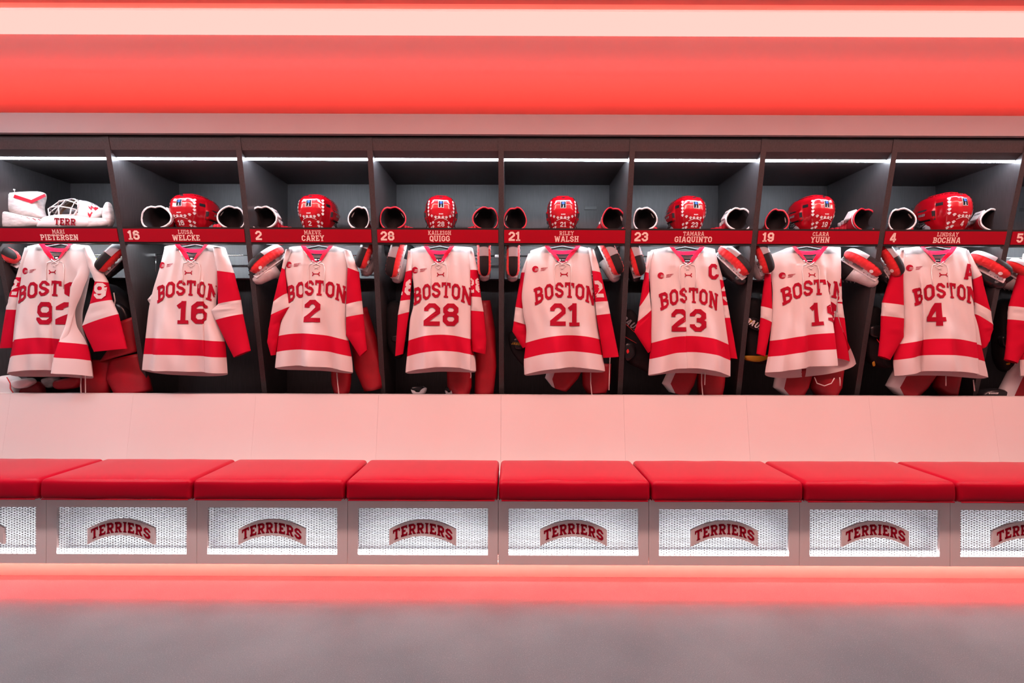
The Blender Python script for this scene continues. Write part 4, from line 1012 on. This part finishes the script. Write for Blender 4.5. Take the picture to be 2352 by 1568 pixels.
k_(2071, 630, 3.48, (.46, -.12, -.82), (.36, -.90, .15), 'black', 'black skate with red cover, left of the jersey numbered four')
k_(2324, 628, 3.44, (.66, -.38, -.56), (.36, -.82, .36), 'black', 'black skate with red cover, right of the jersey numbered four')
k_(2400, 650, 3.48, (.70, -.16, -.58), (.36, -.82, .36), 'clear', 'clear shielded skate cut off by the right picture edge')

# ------------------------------------------------------------------ hockey pants and padding
def traced(stations, D, th, ns=6, nr=20, seed=0, split=None, wr=.004):
    rnd = random.Random(seed); ph = [rnd.uniform(0, 6) for _ in range(4)]
    pts = [(W(*a, D), W(*b, D)) for a, b in stations]; rings = []
    for i in range(len(pts)-1):
        for j in range(ns+(1 if i == len(pts)-2 else 0)):
            u = j/ns; l = pts[i][0].lerp(pts[i+1][0], u); r = pts[i][1].lerp(pts[i+1][1], u)
            c, h = (l+r)/2, (r-l)/2; tt = min(th, h.length)
            rings.append([Vector((c.x+h.x*math.cos(a), D-tt*math.copysign(abs(math.sin(a))**.8, math.sin(a))+wr*math.sin(3*a+ph[0]+(i+u)*2.1)*math.sin(a), c.z+h.z*math.cos(a)+wr*.6*math.sin(2*a+ph[1]))) for a in [2*PI*m/nr for m in range(nr)]])
    v, f = loft(rings, True, (True, True))
    if split is None: return (v, f), None
    A, B = [], []
    for q in f:
        if len(q) > 4: A.append(q); continue
        m_ = q[0] % nr; (B if math.cos(2*PI*(m_+.5)/nr) < split else A).append(q)
    def compact(fs):
        ids = sorted({i for q in fs for i in q}); mp = {a: b for b, a in enumerate(ids)}
        return [v[i] for i in ids], [tuple(mp[i] for i in q) for q in fs]
    return compact(A), compact(B)
def lace_px(pts, D, r=.0035): return tube([W(a, b, D) for a, b in pts], r, 6)
DP = 3.66
def pants(label, legs, D=DP, th=.06, strings=(), panel=()):
    b = W(legs[0][0][0][0], 905, D)
    t = empty('hockey_pants', b, label=label, cat='pants', group='red hockey pants in the stalls')
    for i, st in enumerate(legs):
        A, B = traced(st, D+.012*i, th, seed=i+len(label), split=-.62 if i in panel else None)
        o = mk('pant_leg', A, M['pants'], t, True)
        if B: mk('side_panel', B, M['pantsw'], t, True)
    for st in strings: mk('drawstring', lace_px(st, D-.09), M['lace'], t, True)
pants('crumpled red goalie pants between the jerseys numbered ninety-two and sixteen', [
    [((258, 752), (316, 726)), ((262, 790), (320, 768)), ((232, 832), (322, 806))], [((256, 826), (326, 812)), ((246, 868), (340, 858)), ((272, 915), (350, 898))],
    [((206, 826), (268, 826)), ((194, 870), (258, 872)), ((190, 915), (250, 915))]], strings=[[(187, 860), (186, 885), (187, 910)], [(199, 800), (196, 850), (197, 912)]], panel=())
pants('red pants with a white side panel, beside the jersey numbered two', [
    [((762, 840), (808, 840)), ((763, 880), (806, 880)), ((768, 902), (802, 904))], [((806, 715), (842, 705)), ((806, 790), (866, 778)), ((816, 850), (877, 832)), ((838, 899), (879, 890))]], strings=[[(774, 856), (776, 880), (779, 908)]])
pants('red pants behind the right sleeve of the jersey numbered twenty-eight', [
    [((1026, 840), (1084, 840)), ((1028, 888), (1084, 888)), ((1042, 916), (1076, 916))], [((1100, 690), (1126, 690)), ((1090, 770), (1138, 760)), ((1092, 840), (1141, 840)), ((1090, 912), (1134, 908))]], strings=[[(1081, 855), (1082, 862), (1081, 868)]])
pants('red pants hanging below the jersey numbered twenty-one', [
    [((1262, 835), (1345, 835)), ((1252, 868), (1328, 870)), ((1266, 886), (1302, 900))], [((1336, 835), (1404, 835)), ((1338, 884), (1402, 880)), ((1348, 902), (1392, 902))]], strings=[[(1357, 856), (1357, 880), (1360, 908)], [(1401, 820), (1400, 850), (1399, 896)]], panel=(0,))
pants('red pants hanging below the jersey numbered twenty-three', [
    [((1540, 840), (1606, 840)), ((1521, 880), (1594, 882)), ((1538, 900), (1578, 910))], [((1602, 840), (1668, 840)), ((1602, 885), (1663, 885)), ((1606, 918), (1656, 918))]], strings=[[(1612, 856), (1612, 880), (1615, 912)], [(1620, 856), (1619, 884)]], panel=(0,))
pants('red pants hanging below the jersey numbered nineteen', [
    [((1786, 845), (1870, 845)), ((1777, 890), (1856, 890)), ((1798, 906), (1842, 914))], [((1866, 850), (1936, 850)), ((1862, 890), (1932, 890)), ((1874, 909), (1922, 907))]], strings=[[(1871, 866), (1877, 880), (1894, 886), (1910, 880), (1917, 868)], [(1929, 866), (1930, 886)]], panel=(0,))
pants('red pants hanging below the jersey numbered four', [
    [((2062, 835), (2160, 845)), ((2036, 886), (2128, 892)), ((2058, 906), (2102, 916))], [((2152, 850), (2206, 855)), ((2146, 888), (2196, 900)), ((2168, 914), (2190, 918))]], strings=[[(2173, 862), (2173, 886)], [(2236, 872), (2239, 898)]], panel=(0,))
pants('red pants with a white panel at the right picture edge', [[((2352, 790), (2430, 790)), ((2318, 855), (2420, 855)), ((2288, 912), (2400, 916))]], panel=(0,))

def puff(poly, D, depth, steps=((1, 0), (.985, .45), (.93, .75), (.8, .93), (.5, 1.0), (.15, 1.0)), back=True):
    """cushion-like solid on a traced outline; depth towards the viewer"""
    P = [W(*p, D) for p in poly]; c = sum(P, Vector())/len(P)
    Q_ = []
    n = len(P)
    for i in range(n):          # rounded outline
        for u in (0, .25, .5, .75):
            a, b, e = P[i], P[(i+1) % n], P[i-1]
            Q_.append(P[i].lerp(P[(i+1) % n], u))
    for _ in range(2): Q_ = [(Q_[i-1]+Q_[i]*2+Q_[(i+1) % len(Q_)])/4 for i in range(len(Q_))]
    rings = []
    for k, d in reversed(steps): rings.append([c+(q-c)*k+Vector((0, depth*.6*d, 0)) for q in Q_])
    for k, d in steps[1:]: rings.append([c+(q-c)*k-Vector((0, depth*d, 0)) for q in Q_])
    return loft(rings, True, (True, True))
def print_px(name, txt, hpx, px, py, D, m, parent, ang=0, serif=False, shear=.25):
    k = D/F; t2 = text2d(txt, hpx*k, T=2.0, gap=.8, serif=serif); c = W(px, py, D); ca, sa = math.cos(R(ang)), math.sin(R(ang))
    return mk(name, ([c+Vector(((a+shear*b)*ca-b*sa, 0, (a+shear*b)*sa+b*ca)) for a, b in t2[0]], t2[1]), m, parent)
def pad(name, label, cat, main, D, depth, m='blkcloth', extra=(), group='dark padding stowed in the stalls'):
    b = W(main[0][0], max(p[1] for p in main), D)
    t = empty(name, b, label=label, cat=cat, group=group)
    mk('shell', puff(main, D, depth), M[m], t, True)
    for nm, poly, dd, dp, mm in extra: mk(nm, puff(poly, D+dd, dp), M[mm], t, True)
    return t
t = pad('shoulder_pads', 'black padding behind the skate left of the jersey numbered sixteen', 'pads', [(222, 655), (262, 650), (306, 690), (312, 735), (262, 765), (225, 720)], 3.76, .07, extra=[('cap', [(262, 690), (290, 700), (306, 735), (275, 752)], -.05, .04, 'blk')])
mk('drawstring', lace_px([(261, 672), (264, 690), (260, 712), (262, 726)], 3.60, .004), M['lace'], t, True)
t = pad('shin_guard', 'neon yellow tipped pad beside the ninety-two jersey shoulder', 'pads', [(214, 594), (230, 592), (236, 606), (232, 625), (220, 628)], 3.72, .02, 'neon')
mk('edge', puff([(219, 622), (236, 620), (240, 640), (222, 645)], 3.71, .02), M['blk'], t, True)
pad('elbow_pad', 'black pad behind the left sleeve of the jersey numbered twenty-eight', 'pads', [(885, 690), (930, 690), (940, 800), (915, 830), (890, 800)], 3.74, .05, extra=[('strap', [(898, 770), (935, 770), (936, 785), (898, 785)], -.05, .01, 'blk')])
t = pad('elbow_pad', 'black pad with yellow print left of the jersey numbered twenty-one', 'pads', [(1165, 765), (1185, 755), (1215, 790), (1225, 850), (1200, 840), (1172, 805)], 3.70, .05, extra=[('cap', [(1176, 775), (1200, 775), (1208, 800), (1182, 805)], -.04, .03, 'blk')])
print_px('print', 'JASON', 6, 1186, 792, 3.615, M['yellow'], t, -6)
t = pad('equipment_bag', 'black bag with red lines left of the jersey numbered twenty-three', 'bag', [(1428, 715), (1450, 705), (1485, 760), (1500, 830), (1498, 868), (1478, 850), (1440, 835), (1428, 800)], 3.70, .06, extra=[('pocket', [(1430, 785), (1458, 788), (1462, 815), (1440, 832), (1430, 820)], -.05, .03, 'blk')])
print_px('print', 'BAUER', 15, 1448, 752, 3.632, M['greyst'], t, -36)
mk('red_line', join(lace_px([(1435, 742), (1460, 765)], 3.632, .0018), lace_px([(1434, 772), (1462, 788)], 3.632, .0018)), M['terry'], t, True)
mk('tag_flame', puff([(1438, 806), (1443, 800), (1446, 808), (1441, 813)], 3.60, .004), M['terry'], t, True)
t = pad('shoulder_pads', 'black shoulder pads with yellow trim left of the jersey numbered nineteen', 'pads', [(1708, 690), (1735, 680), (1765, 710), (1775, 780), (1770, 835), (1735, 838), (1705, 815)], 3.70, .07, extra=[('cap', [(1712, 730), (1735, 728), (1762, 752), (1765, 772), (1735, 760), (1714, 752)], -.06, .03, 'blk')])
mk('trim', join(puff([(1708, 732), (1725, 733), (1738, 745), (1724, 742), (1708, 738)], 3.60, .01), puff([(1705, 816), (1745, 816), (1768, 812), (1768, 822), (1742, 832), (1712, 828)], 3.66, .03)), M['yellow'], t, True)
print_px('print', 'BAUER', 14, 1734, 752, 3.585, M['sticker'], t, -27)
t = pad('shoulder_pads', 'black pads with a glossy cap and yellow tag left of the jersey numbered four', 'pads', [(1990, 705), (2012, 700), (2040, 760), (2052, 840), (2020, 848), (1982, 825), (1976, 770)], 3.70, .07, extra=[('cap', [(1988, 748), (2015, 744), (2032, 765), (2010, 778), (1988, 770)], -.06, .045, 'blk'), ('flap', [(2020, 800), (2062, 815), (2060, 845), (2024, 842)], -.05, .03, 'blkcloth')])
mk('tag', puff([(2003, 832), (2009, 828), (2011, 840), (2005, 842)], 3.60, .004), M['yellow'], t, True)
mk('red_line', lace_px([(2014, 778), (2022, 790), (2028, 808)], 3.62, .003), M['terry'], t, True)
t = pad('shoulder_pads', 'black pads between the jersey numbered four and the right picture edge', 'pads', [(2285, 690), (2318, 680), (2335, 740), (2330, 820), (2345, 845), (2300, 858), (2282, 820)], 3.72, .07, extra=[('cap', [(2292, 772), (2312, 768), (2322, 790), (2300, 800)], -.06, .03, 'blk')])
mk('tag', puff([(2311, 834), (2320, 832), (2320, 837), (2312, 838)], 3.62, .004), M['yellow'], t, True)
t = pad('puck_bag', 'flat black pouch with white print on the locker floor at the right', 'bag', [(2240, 905), (2255, 893), (2290, 890), (2310, 900), (2312, 918), (2242, 918)], 3.68, .06, 'blk', group='bags')
print_px('print', 'WARRIOR', 4, 2282, 905, 3.612, M['sticker'], t, 0)
# slide sandals on the locker floor
for i, (px, py, lab, w_) in enumerate(((963, 896, 'black and white sandal under the left of the jersey numbered twenty-eight', 19), (1034, 897, 'black and white sandal touching the red pants under jersey twenty-eight', 12))):
    t = pad('slide_sandal', lab, 'sandal', [(px-w_, py-8), (px-w_*.4, py-10), (px+w_*.6, py-10), (px+w_, py-4), (px+w_*.8, py+9), (px-w_*.8, py+9)], 3.66, .03, 'blk', group='sandals on the locker floor')
    mk('sole', puff([(px-w_, py-4), (px-w_*.7, py+5), (px+w_*.3, py+5), (px+w_*.55, py-7), (px+w_*1.05, py-6), (px+w_*.75, py+10), (px-w_*.8, py+10)], 3.64, .022), M['gwhite'], t, True)
    mk('loop', tube([W(px-w_*.2, py-10, 3.66), W(px-w_*.2, py-18, 3.66), W(px, py-18, 3.66), W(px, py-10, 3.66)], .003, 6), M['blk'], t, True)
# ------------------------------------------------------------------ goalie things
t = empty('catching_glove', W(60, 522, 3.56), label='scuffed white goalie glove with a red chevron at the far left of the shelf', cat='glove')
mk('cuff', puff([(13, 455), (24, 443), (98, 440), (104, 447), (97, 475), (100, 490), (107, 505), (60, 500), (20, 488), (12, 475)], 3.56, .05), M['leather'], t, True)
mk('palm', puff([(-20, 490), (10, 484), (60, 497), (102, 503), (108, 521), (40, 530), (-20, 528)], 3.53, .06), M['leather'], t, True)
mk('pocket', puff([(-25, 445), (0, 436), (14, 455), (10, 478), (0, 490), (-25, 490)], 3.56, .05), M['leather'], t, True)
V2 = stroke([(31, 450), (71, 463), (103, 448)], 7.5, False, 4)
mk('chevron', ([W(a, b, 3.508) for a, b in V2[0]], V2[1]), M['gred'], t)
mk('lacing', join(*[lace_px([(22+13*i, 493+2.0*i), (29+13*i, 497+2.0*i)], 3.475, .0026) for i in range(6)]), M['gred'], t, True)
mk('pocket_rim', lace_px([(-20, 436), (0, 433), (18, 433), (33, 436), (32, 445), (10, 440), (-15, 443)], 3.55, .006), M['gwhite'], t, True)
# mask
mc = W(181, 499, 3.60)
def mask_pt(u, v, k=1.0): return mc+Vector((.160*k*math.cos(u)*math.sin(v), .120*k*math.sin(u)*math.sin(v), .112*k*math.cos(v)))
OD = Vector((-.52, -.80, .30)).normalized()
def mask_shell(k, inv=False):
    NU, NV = 64, 30; V, Fc = [], []
    for j in range(NV+1):
        for i in range(NU): V.append(mask_pt(2*PI*i/NU, .02+(PI*.62)*j/NV, k))
    for j in range(NV):
        for i in range(NU):
            q = (j*NU+i, j*NU+(i+1) % NU, (j+1)*NU+(i+1) % NU, (j+1)*NU+i)
            c = (V[q[0]]+V[q[2]])/2-mc; c = Vector((c.x/.16, c.y/.12, c.z/.112)).normalized()
            if c.dot(OD) > .52: continue
            Fc.append(q)
    Fc.append(tuple(range(NU-1, -1, -1)))
    return V, Fc
t = empty('goalie_mask', W(170, 522, 3.60), label='white goalie mask with white wire cage on the shelf', cat='mask')
sh = mk('shell', mask_shell(1.0), M['gwhite'], t, True)
mk('padding', mask_shell(.91), M['tan'], t, True)
mk('cavity', ellipsoid(mc+Vector((.012, .02, 0)), .125, .090, .088, 20, 12), M['blk'], t, True)
mk('chin', puff([(92, 518), (108, 499), (150, 494), (214, 500), (222, 526), (92, 527)], 3.52, .055), M['gwhite'], t, True)
print_px('lettering', 'TERR', 16, 148, 517, 3.459, M['plate'], t, -2, True, 0)
def red_patch(u0, u1, v0, v1):
    V = [mask_pt(u0+(u1-u0)*i/6, v0+(v1-v0)*j/4+.05*math.sin(i*2.2)+.10*(i % 2), 1.012) for j in range(5) for i in range(7)]
    return V, [(j*7+i, j*7+i+1, (j+1)*7+i+1, (j+1)*7+i) for j in range(4) for i in range(6)]
mk('red_paint', join(red_patch(R(-38), R(-8), .95, 1.15), red_patch(R(-42), R(-15), 1.4, 1.58)), M['gred'], sh)
mk('dark_paint', join(red_patch(R(-75), R(-5), .30, .42), red_patch(R(-25), R(10), .62, .74)), M['greyst'], sh)
sx = OD.cross(Vector((0, 0, 1))).normalized(); sy = sx.cross(OD).normalized()
def cg(a, b, k=1.10):
    d = (OD+sx*a+sy*b).normalized(); return mc+Vector((d.x*.16*k, d.y*.12*k, d.z*.112*k))
wires = []
for b in (-.95, -.45, .1, .7): wires.append(tube([cg(a, b, 1.12-.05*abs(a)) for a in (-1.45, -.9, -.3, .3, .9, 1.45)], .0042, 7))
for a in (-1.1, -.4, .35, 1.05): wires.append(tube([cg(a+.15*b, b, 1.13-.05*abs(b)) for b in (-1.35, -.7, 0, .7, 1.35)], .0042, 7))
wires.append(tube([cg(math.cos(q)*1.6, math.sin(q)*1.45, 1.05) for q in [2*PI*i/20 for i in range(21)]], .005, 7))
mk('cage', join(*wires), M['gwhite'], t, True)
t = pad('blocker_glove', 'scuffed white goalie blocker lying right of the goalie mask', 'glove', [(166, 517), (205, 503), (246, 500), (258, 522), (170, 526)], 3.52, .04, 'leather', extra=[('flap', [(212, 492), (236, 474), (240, 492), (228, 502), (206, 506)], .03, .02, 'leather'), ('side', [(238, 482), (248, 462), (255, 470), (262, 505), (255, 524), (240, 520)], .01, .03, 'leather')], group='goalie things')
t = pad('leg_pad', 'white goalie leg pad with red lines on the locker floor at the far left', 'leg pad', [(8, 862), (30, 860), (52, 878), (48, 915), (2, 918), (-10, 890)], 3.66, .07, 'gwhite', extra=[('knee_roll', [(30, 872), (75, 866), (84, 878), (60, 892), (36, 890)], -.05, .04, 'gwhite')], group='goalie things')
mk('red_line', lace_px([(16, 866), (24, 880), (24, 892), (33, 905)], 3.59, .003), M['terry'], t, True)
t = pad('knee_guard', 'dark red knee guard beside the goalie leg pad', 'pads', [(46, 905), (62, 880), (90, 874), (104, 890), (104, 915), (50, 918)], 3.67, .035, 'pants', group='goalie things')
t = pad('pants_pad', 'dark red goalie thigh pad under the jersey numbered ninety-two', 'pads', [(130, 872), (190, 862), (188, 890), (145, 895), (130, 888)], 3.66, .05, 'pants', group='goalie things')
t = pad('towel', 'white cloth bundle behind the knee guard under jersey ninety-two', 'towel', [(100, 868), (136, 862), (136, 884), (118, 892), (104, 882)], 3.72, .04, 'leather', group='goalie things')
